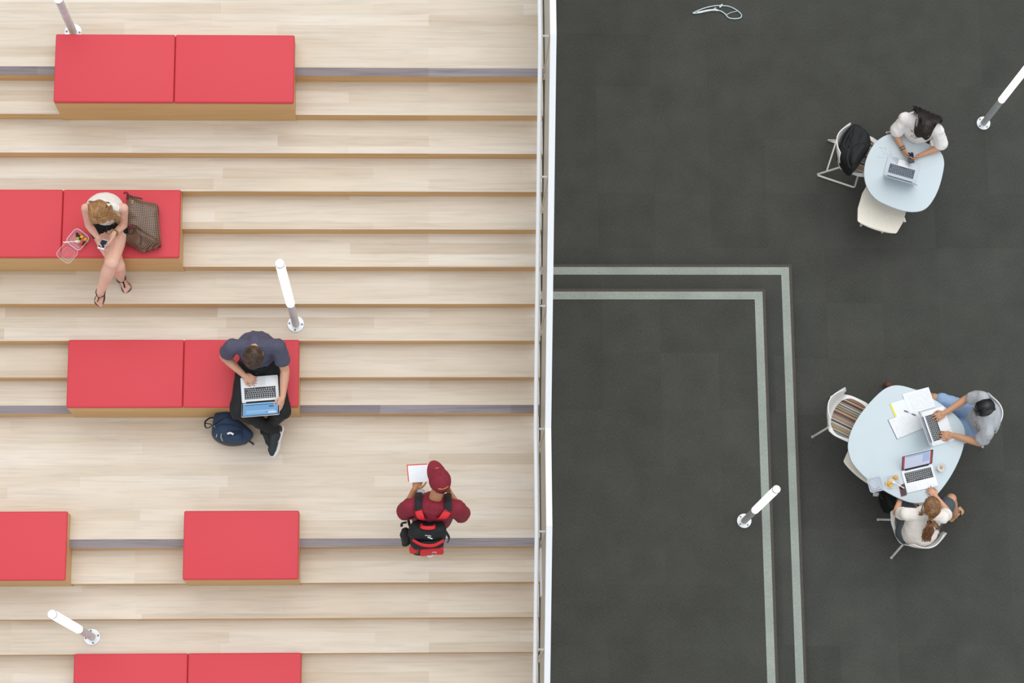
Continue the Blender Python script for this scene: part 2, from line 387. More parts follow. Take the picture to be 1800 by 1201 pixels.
def chair(loc, rz, label, frame='legs', seat=True, back=True, group='white chairs around the tables'):
    t = thing('chair' if back else 'stool', loc, label, 'chair' if back else 'stool', group, rz)
    pm = 'chair_plastic' if back else 'stool_plastic'
    b = B(); b.grid(lambda u, v: shell_pt(u*2-1, v, back), 16, 30, .009)
    b.done('shell', pm, t, world=False, angle=60)
    if seat:
        def f(u, v):
            a = u*2*math.pi; r = v; x = .222*r*math.copysign(abs(math.cos(a))**.85, math.cos(a)); y = .03+.205*r*math.copysign(abs(math.sin(a))**.85, math.sin(a))
            return Vector((x, y, .476+.012*(1-r**4)-.018*(r > .95)))
        B().grid(f, 32, 8).done('cushion', 'striped_fabric', t, world=False)
    if frame == 'legs':
        for sx in (-1, 1):
            for sy, (ty, fy) in ((1, (.12, .215)), (-1, (-.12, -.205))):
                fx = .24 if back else .12
                if not back: fy = .11 if fy > 0 else -.11
                p = [(sx*.10, ty*.8, .425), (sx*.15, ty, .42), (sx*.175, ty+.2*(fy-ty), .37), (sx*fx, fy, .012)]
                l = B().tube(p, .0115, 8).done('leg', 'chair_metal', t, world=False)
                B().lathe([(0, 0), (.014, 0), (.014, .012), (0, .012)], 10, c=(sx*fx, fy, 0)).done('glide', 'stool_plastic', l, world=False)
    else:
        for sx in (-1, 1):
            B().tube([(sx*.13, -.03, .43), (sx*.15, -.09, .36), (sx*.205, -.29, .03), (sx*.21, -.285, .012), (sx*.21, -.20, .011), (sx*.21, .12, .011), (sx*.205, .135, .02), (sx*.15, .10, .36), (sx*.13, .05, .43)], .0105, 8).done('sled_frame', 'chair_metal', t, world=False)
        B().tube([(-.185, -.215, .155), (.185, -.215, .155)], .009, 8).done('crossbar', 'chair_metal', t, world=False)
    return t
def zxy(px, py, h=.45):
    v = at(px, py, FZ+h); return (v.x, v.y, FZ)
R = math.radians
ca = chair(zxy(1489, 735), R(-27-90), 'empty white chair with a striped seat at the left of the lower table')
chair(zxy(1504, 271), R(-19-90), 'white sled-base chair with a striped seat holding the black backpack', 'sled')
chair(zxy(1609, 926), R(17), 'white chair the woman with the ponytail sits on')
chair(zxy(1703, 739), R(99), 'white chair the man in the grey shirt sits on')
chair(zxy(1602, 254), R(161), 'white chair the woman in the white shirt and long dark hair sits on')
chair(zxy(1551, 366), R(-18), 'cream moulded stool pushed under the lower side of the upper table', 'legs', False, False, 'cream stools under the tables')
chair(zxy(1534, 806), R(-40), 'cream moulded stool mostly hidden under the left side of the lower table', 'legs', False, False, 'cream stools under the tables')

def table(outline, label):
    P3 = [at(x, y, FZ+.74) for x, y in outline]; c = sum(P3, Vector())/len(P3)
    t = thing('table', (c.x, c.y, FZ), label, 'table', 'rounded pale tables')
    sm = smooth_closed(P3, 6); poly = [(p.x, p.y) for p in sm]
    B().prism(poly, FZ+.716, FZ+.74, bev=.003).done('tabletop', 'table_top', t, angle=50)
    cx, cy = c.x, c.y
    B().lathe([(0, .70), (.16, .70), (.16, .7155), (0, .7155)], 24, c=(cx, cy, FZ)).lathe([(0, .06), (.035, .06), (.035, .70), (0, .70)], 20, c=(cx, cy, FZ)).done('pedestal', 'chair_metal', t)
    for i in range(4):
        a = math.pi/2*i+.4
        B().tube([(cx, cy, FZ+.05), (cx+.2*math.cos(a), cy+.2*math.sin(a), FZ+.045), (cx+.36*math.cos(a), cy+.36*math.sin(a), FZ+.018)], [.026, .022, .016], 10).done('foot', 'chair_metal', t)
    return t
Z1 = lambda pts: [(1420+x/4.804, 170+y/4.804) for x, y in pts]
Z2 = lambda pts: [(1410+x/3.533, 660+y/3.533) for x, y in pts]
table(Z1([(475, 640), (500, 510), (560, 400), (640, 335), (720, 315), (850, 335), (1000, 390), (1110, 455), (1150, 540), (1140, 650), (1100, 790), (1040, 900), (980, 955), (900, 973), (800, 962), (680, 920), (570, 860), (500, 765)]),
      'rounded pale blue-grey table with an open silver laptop, at the upper right')
table(Z2([(285, 430), (300, 360), (340, 275), (400, 193), (470, 118), (530, 75), (600, 62), (700, 88), (800, 138), (900, 205), (970, 265), (1008, 330), (1010, 400), (985, 500), (930, 615), (860, 715), (800, 770), (720, 793), (640, 780), (520, 722), (400, 640), (320, 555), (292, 490)]),
      'larger rounded pale table with two laptops and papers, at the lower right')

# ------------------------------------------------------------------ laptops, papers, small things
TZ = FZ+.7405
emis('screen_blue', (112, 166, 214), .95); emis('screen_dim', (120, 132, 146), .7); emis('screen_sky', (156, 200, 232), .95); emis('screen_lavender', (214, 222, 246), .8)
emis('screen_mid', (178, 196, 236), .8); emis('screen_red', (206, 60, 84), .7); emis('screen_green', (70, 150, 110), .6); emis('screen_dark', (52, 78, 110), .5)
emis('screen_white', (238, 242, 250), .8)
def laptop(loc, rz, label, w, d, opening, body='alu', keys='key_black', kw=.84, tilt=0, content=(), screen='screen_blue', ky=0):
    t = thing('laptop', loc, label, 'laptop', None, rz); t.rotation_euler.x = tilt
    B().prism(rrect(w, d, .012), .001, .013, bev=.002).done('base', body, t, world=False)
    k = B(); rows = [(14, .62), (14, 1), (14, 1), (13, 1), (12, 1), (10, 1)]; K = w*kw; x0 = -K/2; y = d/2-.030-ky; pitch = K/14.2
    for ri, (n, hh) in enumerate(rows):
        kh = pitch*.92*hh; x = x0
        ws = [1]*14
        if n == 13: ws = [1.6]+[1]*11+[1.6]
        if n == 12: ws = [2.1]+[1]*10+[2.1]
        if n == 10: ws = [1, 1, 1, 1.25, 5.1, 1.25, 1, .87, .87, .87]
        sc = 14.2/sum(ws)
        for q in ws:
            ww = q*pitch*sc; k.box((x+.0013, y-kh+.0013, .0132), (x+ww-.0013, y-.0005, .0148)); x += ww
        y -= kh+.0006
    k.done('keyboard', keys, t, world=False, smooth=False)
    B().box((-w*.16, -d/2+.006, .0131), (w*.16, -d/2+d*.36, .0136)).done('trackpad', 'trackpad', t, world=False, smooth=False)
    B().tube([(-w*.38, d/2-.004, .0145), (w*.38, d/2-.004, .0145)], .0055, 10).done('hinge', 'hinge', t, world=False)
    a = R(opening); L = d-.004          # lid leans back from the hinge
    Mx = Matrix.Translation((0, d/2-.001, .0165)) @ Matrix.Rotation(R(180)-a, 4, 'X') @ Matrix.Translation((0, L/2+.002, 0))
    # lid flat in its own xy-plane, +y away from the hinge, display faces +z
    lid = B(); lid.prism(rrect(w, L, .010), -.006, 0, bev=.0015, M=Mx); lid = lid.done('lid', body, t, world=False)
    B().prism(rrect(w-.006, L-.006, .008), .0002, .0010, M=Mx).done('bezel', 'black_glossy', lid, world=False, smooth=False)
    B().box((-w/2+.012, -L/2+.018, .0011), (w/2-.012, L/2-.012, .0016), M=Mx).done('display', screen, lid, world=False, smooth=False)
    W_, L_ = w-.024, L-.03
    for i, (x0, y0, x1, y1, m_) in enumerate(content):
        B().box((-W_/2+x0*W_, -L/2+.018+y0*L_, .0017), (-W_/2+x1*W_, -L/2+.018+y1*L_, .0019), M=Mx).done('window_on_screen', m_, lid, world=False, smooth=False)
    return t
def rrect(w, d, r, n=4):
    out = []
    for cx, cy, a0 in ((w/2-r, d/2-r, 0), (-w/2+r, d/2-r, 90), (-w/2+r, -d/2+r, 180), (w/2-r, -d/2+r, 270)):
        for i in range(n+1):
            a = R(a0+90*i/n); out.append((cx+r*math.cos(a), cy+r*math.sin(a)))
    return out
def ctr(px, py, z): return at(px, py, z)
laptop(ctr(1585, 299, TZ), R(163.5), 'silver grey laptop standing open on the upper table', .352, .222, 112, 'alu_grey', 'key_blue', .78, ky=.012, screen='screen_dim')
laptop(ctr(1648.5, 750, TZ), R(106.5), 'large silver laptop the man in the grey shirt types on', .369, .252, 110, 'alu', 'key_black', .75, screen='screen_dim')
laptop(ctr(1616.3, 841.6, TZ), R(13), 'open silver laptop with a lit pale screen in front of the woman with the ponytail', .333, .236, 121, 'alu', 'key_black', .86,
       screen='screen_lavender', content=[(0, .0, .06, 1, 'screen_red'), (.94, .0, 1, 1, 'screen_red'), (.02, .05, .05, .3, 'screen_green'), (.95, .3, .99, .55, 'screen_green'), (.68, .25, .92, .85, 'screen_mid'), (.1, .9, .9, .96, 'screen_blue')])

def sheet(name, corners, z, th, m, label, cat, kids=None, group=None):
    P4 = [at(x, y, z) for x, y in corners]; c = sum(P4, Vector())/4
    t = thing(name, (c.x, c.y, z), label, cat, group)
    return t, P4
def quad_block(P4, z0, z1, name, m, t, sc=1.0):
    c = sum(P4, Vector())/4
    return B().prism([((c+(p-c)*sc).x, (c+(p-c)*sc).y) for p in P4], z0, z1).done(name, m, t, smooth=False)
def handwriting(P4, z, n, t, m='ink', u0=.1, u1=.92, v0=.12, v1=.9, name='handwriting', dense=.7, th=.0005):
    """thin written strokes in lines over the sheet"""
    a, b_, c, d = P4; b = B(); rnd = random.Random(n*7+int(a.x*100))
    for i in range(n):
        v = v0+(v1-v0)*i/(n-1); u = u0
        while u < u1:
            l = rnd.uniform(.02, .07)
            if rnd.random() < dense:
                def Q(uu, vv): p = a.lerp(b_, uu).lerp(d.lerp(c, uu), vv); return Vector((p.x, p.y, z))
                e = min(u+l, u1); hh = .006
                q = [Q(u, v), Q(e, v), Q(e, v+hh), Q(u, v+hh)]
                b.prism([(p.x, p.y) for p in q], z, z+th)
            u += l+rnd.uniform(.01, .025)
    return b.done(name, m, t, smooth=False)
# writing pad with yellow binding, under the loose sheet
t, P4 = sheet('writing_pad', [(1563.5, 710.5), (1613, 694.5), (1621, 722), (1574, 735)], TZ, 0, 'paper', 'writing pad with a yellow edge under the loose written sheet', 'notepad')
quad_block(P4, TZ+.0003, TZ+.006, 'pages', 'paper', t)
a, b_, c, d = P4
Q = [a, a.lerp(b_, .06), d.lerp(c, .06), d]
quad_block(Q, TZ+.0062, TZ+.0068, 'binding', 'paper_yellow', t)
t, P4 = sheet('loose_sheet', [(1586, 693), (1632.2, 680.6), (1644.5, 715.5), (1599, 728.5)], TZ+.007, 0, 'paper', 'loose sheet of written paper beside the large laptop, over the table edge', 'paper')
quad_block(P4, TZ+.0071, TZ+.0078, 'page', 'paper', t)
# columns of writing run down the short way
handwriting([P4[1], P4[2], P4[3], P4[0]], TZ+.0079, 17, t, v0=.08, v1=.82)
t, P4 = sheet('notebook', [(1560.3, 738.5), (1611.5, 719.5), (1625.5, 752), (1576.5, 772.5)], TZ, 0, 'paper', 'notebook with a dark cover lying open at a written page on the lower table', 'notebook')
quad_block(P4, TZ+.0005, TZ+.0035, 'cover', 'cover_dark', t)
quad_block([p+Vector((.002, 0, 0)) for p in P4], TZ+.0036, TZ+.0088, 'pages', 'paper', t, .985)
handwriting(P4, TZ+.0089, 12, t, dense=.6)
b = B()
for u in (.13, .48, .86):
    p = P4[3].lerp(P4[2], u).lerp(P4[0].lerp(P4[1], u), .06); b.lathe([(0, .0089), (.003, .0089), (.003, .0094), (0, .0094)], 10, c=(p.x, p.y, TZ))
b.done('punch_hole', 'cover_dark', t, smooth=False)
# pen
p0, p1 = at(1590, 722, TZ+.0145), at(1609.5, 730.3, TZ+.0145); t = thing('pen', p0, 'clear pen with dark red ends lying across the papers', 'pen')
dv = (p1-p0)
B().cap(p0+dv*.3, p0+dv*.7, .0035, .0035).done('barrel', 'clear_rim', t)
B().cap(p0, p0+dv*.31, .0045, .0045).done('cap', 'cover_red' if 'cover_red' in MATS else mat('cover_red', (92, 34, 40), .5), t)
B().cap(p0+dv*.69, p1, .0045, .0045).done('grip', 'cover_red', t)
# phone of the woman with the ponytail
t, P4 = sheet('mobile_phone', [(1580, 855), (1589, 850.3), (1593.7, 870.8), (1584, 873.7)], TZ, 0, '', 'dark phone with a red edge beside the ponytail woman\'s laptop', 'phone')
quad_block(P4, TZ+.0005, TZ+.008, 'case', 'red_case', t, 1.0); quad_block([p+Vector((.003, .0015, 0)) for p in P4], TZ+.0081, TZ+.0095, 'glass', 'black_glossy', t, .95)
# plastic cup
p = at(1652, 824.5, TZ); t = thing('plastic_cup', p, 'clear plastic cup with a milky drink beside the lit laptop', 'cup')
mat('milky', (226, 218, 204), .4, var=.05); mat('coffee_brown', (196, 160, 128), .6, var=.3, scale=90)
B().lathe([(.0, .0005), (.031, .0005), (.046, .095), (.048, .095), (.048, .098), (.0445, .098), (.030, .0035), (0, .0035)], 32, c=p).done('cup_wall', 'clear_plastic', t)
B().lathe([(0, .004), (.0293, .004), (.036, .045), (0, .045)], 28, c=p).done('drink', 'milky', t)
B().ell(p+Vector((.004, .006, .046)), (.018, .02, .006)).done('foam', 'coffee_brown', t)
B().lathe([(.0485, .096), (.0505, .098), (.0485, .102), (.0465, .1), (.0485, .096)], 32, c=p).done('rim', 'clear_rim', t)
# clamshell food boxes
def clamshell(c0, c1, rz, s, label, loc_h, filled=True):
    pass
mat('orange_fruit', (240, 176, 44), .4, var=.12, scale=60); mat('red_fruit', (214, 48, 36), .35, var=.2, scale=80); mat('yellow_fruit', (232, 196, 60), .4, var=.1, scale=60)
mat('dark_grape', (44, 18, 26), .25, var=.3); mat('green_fruit', (176, 190, 70), .4, var=.12); mat('melon', (226, 104, 70), .4, var=.1); mat('cream', (240, 236, 214), .5, var=.02); mat('dip', (224, 196, 150), .5, var=.1)
def tray(t, c, rz, w, d, h, name='tray', wall='clear_plastic', rim='clear_rim', r=.025, flip=False):
    M = Matrix.Translation(c) @ Matrix.Rotation(rz, 4, 'Z')
    sgn = -1 if flip else 1; z = (lambda q: h-q) if flip else (lambda q: q)
    levels = [(.80, .0008), (.84, .006), (.93, h*.55), (.985, h*.96), (1.0, h)]
    bm = B(); rings = []
    for s_, q in levels: rings.append([M @ Vector((x*1, y*1, z(q))) for x, y in rrect(w*s_, d*s_, r*s_, 6)])
    n = len(rings[0]); bmm = bm.bm
    V = [[bmm.verts.new(p) for p in ring] for ring in rings]
    for i in range(len(V)-1):
        for j in range(n): bmm.faces.new((V[i][j], V[i][(j+1) % n], V[i+1][(j+1) % n], V[i+1][j]))
    bmm.faces.new(V[0][::-1]); bmesh.ops.recalc_face_normals(bmm, faces=bmm.faces)
    o = bm.done(name, wall, t, angle=70)
    path = [M @ Vector((x, y, z(h))) for x, y in rrect(w, d, r, 6)]
    B().tube(path, .0035, 8, closed=True).done('rim', rim, o)
    path = [M @ Vector((x, y, z(.004))) for x, y in rrect(w*.66, d*.66, r*.66, 6)]
    B().tube(path, .0016, 6, closed=True).done('ridge', rim, o)
    return o
def fork(p0, p1, label, roll=0):
    p0 = Vector(p0); p1 = Vector(p1); d = (p1-p0).normalized(); s = d.cross(Vector((0, 0, 1))).normalized(); up = s.cross(d); L = (p1-p0).length
    t = thing('fork', p0, label, 'cutlery')
    Q = lambda a, b: p0+d*a*L+s*b
    B().tube([Q(0, 0), Q(.3, 0), Q(.62, 0), Q(.7, 0)], [.0055, .0045, .003, .0035], 8, flat=.45, up=s).done('handle', 'cream', t)
    b = B(); b.tube([Q(.68, 0), Q(.74, 0), Q(.82, 0), Q(.86, 0)], [.004, .010, .012, .0115], 10, flat=.22, up=s)
    for k in (-1.5, -.5, .5, 1.5): b.tube([Q(.85, k*.0062), Q(.93, k*.0064), Q(1, k*.006)], [.0024, .0022, .001], 6)
    b.done('head', 'cream', t)
    return t
def fruit(p, r, m, label, kind='fruit_piece', M=None):
    r = tuple(q*1.35 for q in r); o = B(); o.ell((0, 0, 0), r, M, 3)
    for v in o.bm.verts: v.co += v.co.normalized()*.35*max(r)*noise.noise(v.co*90+Vector(p)*7)
    o = o.done('fruit_piece', m, None); o.location = p; return tag(o, label, 'fruit', 'cut fruit pieces in the boxes')
# box on the lower table
c = at(1568, 847, TZ); t = thing('food_box', c, 'clear plastic fruit box, open, between the laptop and the closed lid on the lower table', 'food box')
tray(t, c+Vector((0, 0, .0005)), R(8), .14, .125, .035)
c2 = at(1538, 853, TZ); t = thing('plastic_tray', c2, 'clear blue-tinted plastic lid at the lower left edge of the lower table', 'lid')
tray(t, c2+Vector((.0, .004, .0005)), R(12), .145, .15, .035, 'lid', 'clear_lid')
for k in (.62, .4): B().tube([c2+Matrix.Rotation(R(12+(1-k)*20), 3, 'Z') @ Vector((x, y, .03-.02*k)) for x, y in rrect(.145*k, .15*k, .02*k, 5)], .003, 8, closed=True).done('ridge', 'clear_rim', t)
for (x, y, m_, lb) in ((1574.5, 839.5, 'orange_fruit', 'orange fruit chunk in the upper right corner of the lower table\'s fruit box'), (1560.5, 850, 'orange_fruit', 'orange fruit chunk at the left of the lower table\'s fruit box'), (1565, 855, 'yellow_fruit', 'yellow fruit chunk at the bottom of the lower table\'s fruit box')):
    fruit(at(x, y, TZ+.017), (.018, .013, .012), m_, lb)
p = at(1566.5, 845.5, TZ+.012); tag(B().lathe([(0, -.008), (.024, -.008), (.027, .006), (.0, .008)], 24, c=p).done('dip', 'dip', None), 'beige dip in the middle of the fruit box on the lower table', 'dip')
fork(at(1589.5, 858.5, TZ+.045), at(1566, 845, TZ+.028), 'cream plastic fork in the fruit box on the lower table')
p4 = [at(x, y, FZ) for x, y in ((1534.5, 866), (1545, 866.5), (1544.8, 873), (1534.5, 872.6))]
tag(B().prism([(p.x, p.y) for p in p4], FZ+.0005, FZ+.0035).done('napkin', 'paper', None, smooth=False), 'small white napkin on the carpet below the lower table edge', 'napkin')
# earphones on the tables
def earphones(pts, label, z, buds=()):
    t = thing('earphones', at(*pts[0], z), label, 'earphones')
    B().tube(smooth_open([at(x, y, z+.0025) for x, y in pts], 6), .0016, 6).done('cord', 'cable', t)
    for x, y in buds: B().ell(at(x, y, z+.006), (.0065, .0065, .0055), None, 2).done('earbud', 'cable', t)
earphones([(1541, 275), (1548, 277), (1555, 276), (1551, 262), (1545, 259), (1553, 259.5), (1558, 262), (1556.5, 268), (1562, 271.5), (1566, 268), (1563.5, 265.5)], 'thin white earphones beside the silver laptop on the upper table', TZ, ((1557, 260.5), (1567, 270)))
earphones([(1665, 779), (1668.5, 783), (1675, 785.5), (1682, 784), (1689, 785), (1694, 782)], 'thin white cord by the corner of the large laptop', TZ)

# ------------------------------------------------------------------ things on the red benches
Zs2 = 7*H+.0432                  # seat height of the bench with the woman
Zs3 = 3*H+.0432
c = at(137.5, 422.5, Zs2+.01); t = thing('food_box', (c.x, c.y, Zs2), 'clear plastic fruit box with its lid folded open, on the red bench', 'food box')
tray(t, Vector((c.x, c.y, Zs2+.001)), R(-38), .155, .155, .04, r=.035)
c2 = at(119, 446, Zs2+.01)
lo = tray(t, Vector((c2.x, c2.y, Zs2+.004)), R(-38), .15, .15, .028, 'lid', 'clear_film', 'clear_plastic', r=.035)
for (x, y, r, m_, lb) in ((142, 411.5, .012, 'melon', 'red melon chunk at the top of the bench fruit box'), (136.5, 414.5, .011, 'dark_grape', 'dark grape at the upper left in the bench fruit box'), (135.2, 410.8, .008, 'dark_grape', 'small dark grape at the top left of the bench fruit box'),
        (144, 416.5, .013, 'yellow_fruit', 'yellow fruit chunk near the top of the bench fruit box'), (136.5, 419.5, .012, 'green_fruit', 'green fruit slice beside the fork in the bench fruit box'), (140, 419.5, .009, 'dark_grape', 'dark grape in the middle of the bench fruit box'),
        (145.5, 422, .012, 'melon', 'red fruit chunk right of the fork head in the bench fruit box'), (150.5, 421, .014, 'orange_fruit', 'orange chunk at the right of the bench fruit box'), (148.5, 428, .013, 'dark_grape', 'large dark grape at the lower right in the bench fruit box'),
        (142.7, 430.5, .011, 'red_fruit', 'red berry near the bottom of the bench fruit box'), (142.5, 433.5, .009, 'melon', 'small red fruit piece at the very bottom of the bench fruit box')):
    fruit(at(x, y, Zs2+.016), (r, r*.85, r*.8), m_, lb)
fork(at(111, 426, Zs2+.052), at(141.5, 424, Zs2+.032), 'cream plastic fork in the fruit box on the red bench')
# phone in the air is built with its holder; laptop on the man's lap
t = laptop(at(457, 684.5, Zs3+.19), R(184.5), 'silver laptop with a blue screen on the lap of the man on the red bench', .331, .232, 133, 'alu', 'key_black', .84,
       content=[(0, 0, 1, .1, 'screen_sky'), (.1, .62, .9, .7, 'screen_sky'), (.04, .12, .96, .17, 'screen_dark'), (.12, .3, .26, .38, 'screen_dark'), (.05, .75, .28, .9, 'screen_white'), (.35, .78, .9, .84, 'screen_sky')])
# clear looped ornament at the top
pz = FZ
t = thing('looped_ornament', at(1262, 20, pz), 'small clear glassy looped ornament at the top of the dark carpet', 'ornament')
mat('glassy', (205, 226, 232), .15, .2, var=.1); mat('glassy_bright', (236, 244, 248), .2)
ZO = lambda x, y: at(1200+x/15, y/15, pz+.012)
B().tube(smooth_open([ZO(*q) for q in ((265, 345), (480, 245), (700, 180), (880, 150), (1060, 150), (1220, 170), (1380, 240), (1500, 330), (1550, 400), (1530, 460), (1440, 490), (1300, 490), (1200, 460), (1130, 380), (1040, 310), (940, 275), (800, 270), (620, 300), (460, 335), (330, 350), (265, 345))], 5), .0065, 8).done('outer_loop', 'glassy', t)
B().tube(smooth_open([ZO(*q) for q in ((1160, 385), (1280, 330), (1440, 290))], 4), .004, 6).done('cross_strand', 'glassy', t)
B().tube(smooth_open([ZO(*q) for q in ((380, 335), (620, 285), (800, 262), (930, 272))], 4), .011, 8).done('bright_strand', 'glassy_bright', t)
B().tube([ZO(820, 235), ZO(880, 210)], .009, 8).done('amber_chip', mat('amber', (232, 190, 140), .3), t)
B().cap(ZO(985, 180), ZO(1035, 125), .012, .01).done('clip', 'glassy', t)

# ------------------------------------------------------------------ bags and soft things
mat('navy', (38, 62, 92), .75, var=.12, bump=.3, scale=200); mat('navy_dark', (24, 38, 58), .75, var=.1, bump=.3, scale=200)
mat('bag_brown', (104, 84, 66), .8, var=.1); mat('black_fabric', (15, 18, 22), .7, var=.2, bump=.3, scale=150); mat('black_strap', (20, 22, 26), .6)
mat('red_fabric', (216, 30, 42), .6, var=.06, bump=.2, scale=200); mat('maroon', (132, 24, 46), .75, var=.08, scale=60, bump=.3)
mat('gold_thread', (226, 176, 70), .6); mat('zipper', (170, 165, 150), .35, .8); mat('tote_lining', (128, 22, 48), .7); mat('tote_trim', (70, 46, 36), .5)
def checker(name, a, b_, sc, rot, rough=.38):
    m, nt, b, tc = nodes(name, rough)
    mp = N(nt, 'ShaderNodeMapping'); mp.inputs['Scale'].default_value = (1, 1, 1); mp.inputs['Rotation'].default_value = (0, 0, rot); nt.links.new(tc.outputs['Object'], mp.inputs[0])
    # flatten z so that the pattern runs down the sides without breaking up
    sep = nt.nodes.new('ShaderNodeSeparateXYZ'); nt.links.new(mp.outputs[0], sep.inputs[0])
    cb = nt.nodes.new('ShaderNodeCombineXYZ'); nt.links.new(sep.outputs[0], cb.inputs[0]); nt.links.new(sep.outputs[1], cb.inputs[1]); cb.inputs[2].default_value = .003
    ck = N(nt, 'ShaderNodeTexChecker', Scale=sc); ck.inputs[1].default_value = (*lin(a), 1); ck.inputs[2].default_value = (*lin(b_), 1); nt.links.new(cb.outputs[0], ck.inputs[0])
    nt.links.new(ck.outputs[0], b.inputs['Base Color']); return m
checker('tote_canvas', (68, 48, 42), (146, 120, 100), 88, R(38)); checker('tote_pocket', (60, 38, 30), (128, 98, 74), 88, R(12))

def pillow(b, outline, z0, z1, edge=.35, rings=7, bump=0, seed=0, slope=None, top=.5):
    """closed soft form over an outline of world xy points, domed between z0 and z1"""
    sm = smooth_closed([Vector((p[0], p[1], 0)) for p in outline], 4); c = sum(sm, Vector())/len(sm); bm = b.bm; V = []
    prof = [(.90, 0), (.97, .08), (1.0, .25), (1.0, .5), (.975, .72), (.90, .88), (.76, .96), (.55, 1.0), (.28, 1.02)]
    for s_, q in prof:
        ring = []
        for p in sm:
            x, y = c.x+(p.x-c.x)*s_, c.y+(p.y-c.y)*s_
            zz = z0+(z1-z0)*q
            if slope: zz = z0+(z1-z0)*q*(1+slope[0]*(x-c.x)+slope[1]*(y-c.y))
            if bump: zz += bump*q*noise.noise(Vector((x*9+seed, y*9, q*2)))
            k = 1+(bump*1.5*noise.noise(Vector((x*7, y*7+seed, zz*9))) if bump and 0 < q < .95 else 0)
            ring.append(bm.verts.new((c.x+(x-c.x)*k, c.y+(y-c.y)*k, zz)))
        V.append(ring)
    n = len(sm)
    for a, d in zip(V, V[1:]):
        for j in range(n): bm.faces.new((a[j], a[(j+1) % n], d[(j+1) % n], d[j]))
    bm.faces.new(V[0][::-1]); bm.faces.new(V[-1]); bmesh.ops.recalc_face_normals(bm, faces=bm.faces); return b
def pxs(pts, ox, oy, sc, z): return [at(ox+x/sc, oy+y/sc, z) for x, y in pts]

# tote bag beside the woman on the bench
zt = Zs2; O = lambda pts, z: pxs(pts, 200, 330, 10.01, z)
c = at(246, 390, zt); t = thing('tote_bag', (c.x, c.y, zt), 'brown checked tote bag lying on the red bench beside the woman with the phone', 'handbag')
pillow(B(), O([(240, 150), (430, 190), (560, 240), (770, 310), (790, 500), (805, 700), (815, 900), (790, 1000), (600, 1060), (420, 1000), (260, 900), (200, 700), (190, 500), (230, 300)], zt+.1), zt+.001, zt+.15, bump=.05, seed=2).done('body', 'tote_canvas', t, angle=60)
pillow(B(), O([(90, 810), (300, 780), (340, 690), (440, 700), (540, 760), (680, 850), (800, 920), (795, 1005), (620, 1060), (490, 1100), (340, 1025), (180, 940)], zt+.14), zt+.02, zt+.175, bump=.04, seed=5).done('pocket', 'tote_pocket', t, angle=60)
B().tube(smooth_open(O([(180, 110), (200, 85), (240, 100), (238, 160), (225, 200)], zt+.15), 4), .012, 8, flat=.6).done('opening_lining', 'tote_lining', t)
pillow(B(), O([(250, 690), (330, 640), (345, 680), (320, 730), (270, 715)], zt+.17), zt+.12, zt+.185).done('opening_lining', 'tote_lining', t)
B().tube(smooth_open(O([(175, 620), (215, 680), (250, 710), (320, 725), (350, 660), (430, 700), (470, 760), (480, 900), (470, 1010)], zt+.185), 5), .006, 8).done('handle', 'tote_trim', t)
B().tube(smooth_open(O([(230, 110), (330, 160), (450, 185), (500, 200)], zt+.17), 5), .007, 8).done('handle', 'tote_trim', t)
for x, y in ((335, 230), (328, 268), (420, 712), (140, 840)): B().lathe([(0, 0), (.006, 0), (.005, .004), (0, .005)], 10, c=at(200+x/10.01, 330+y/10.01, zt+.172)).done('rivet', 'gold_thread', t)
for i, (x0, m_) in enumerate(((125, 'white_paint'), (150, 'navy_dark'), (180, 'white_paint'), (205, 'alu_grey'))):
    p4 = O([(x0-8, 780), (x0+22, 640+i*12), (x0+40, 640+i*12), (x0+18, 785)], zt+.12)
    B().prism([(p.x, p.y) for p in p4], zt+.08-.0*i, zt+.13).done('magazine', m_, t, smooth=False)

# navy backpack at the man's feet
O = lambda pts, z: pxs(pts, 340, 560, 4.618, z)
c = at(405, 752, 0); t = thing('backpack', (c.x, c.y, 0), 'navy blue backpack with a brown base on the wooden landing by the man\'s feet', 'backpack')
pillow(B(), O([(170, 775), (200, 745), (300, 728), (350, 800), (430, 870), (478, 925), (440, 975), (400, 1005), (290, 1010), (200, 985), (152, 930), (156, 850)], .2), .03, .27, bump=.03, seed=9).done('body', 'navy', t, angle=60)
pillow(B(), O([(158, 880), (200, 960), (300, 985), (400, 985), (460, 935), (476, 935), (468, 965), (400, 1020), (290, 1032), (200, 1003), (150, 950)], .06), .001, .12, bump=.01).done('base', 'bag_brown', t, angle=60)
pillow(B(), O([(195, 880), (290, 860), (400, 890), (412, 950), (390, 1000), (290, 1000), (215, 960)], .2), .15, .3, bump=.02).done('front_pocket', 'navy', t, angle=60)
B().tube(smooth_open(O([(165, 890), (170, 860), (240, 815), (300, 800), (330, 830)], .285), 5), .006, 6).done('seam', 'navy_dark', t)
B().tube(smooth_open(O([(270, 935), (300, 920), (370, 915), (380, 925), (330, 945), (275, 950)], .305), 5), .007, 6).done('pocket_opening', 'navy_dark', t)
B().tube(smooth_open(O([(275, 938), (300, 930), (325, 942)], .315), 4), .011, 8, flat=.5).done('tissue', 'white_paint', t)
for p_ in ([(228, 935), (222, 965), (238, 995)], [(165, 870), (175, 885)], [(190, 940), (185, 965)]): B().tube(O(p_, .305), .0045, 6).done('zipper_pull', 'zipper', t)
B().tube(smooth_open(O([(210, 760), (250, 735), (300, 730)], .25), 4), .014, 8, flat=.4).done('shoulder_strap', 'black_strap', t)
B().tube(smooth_open(O([(165, 805), (130, 810), (95, 840), (100, 885), (130, 885), (148, 862), (95, 850)], .16), 5), .009, 8, flat=.3).done('grab_loop', 'black_strap', t)
B().tube(smooth_open(O([(440, 985), (460, 1000), (478, 1012), (490, 1025)], .03), 4), [.009]*12+[.012], 8, flat=.4).done('strap_end', 'black_strap', t)

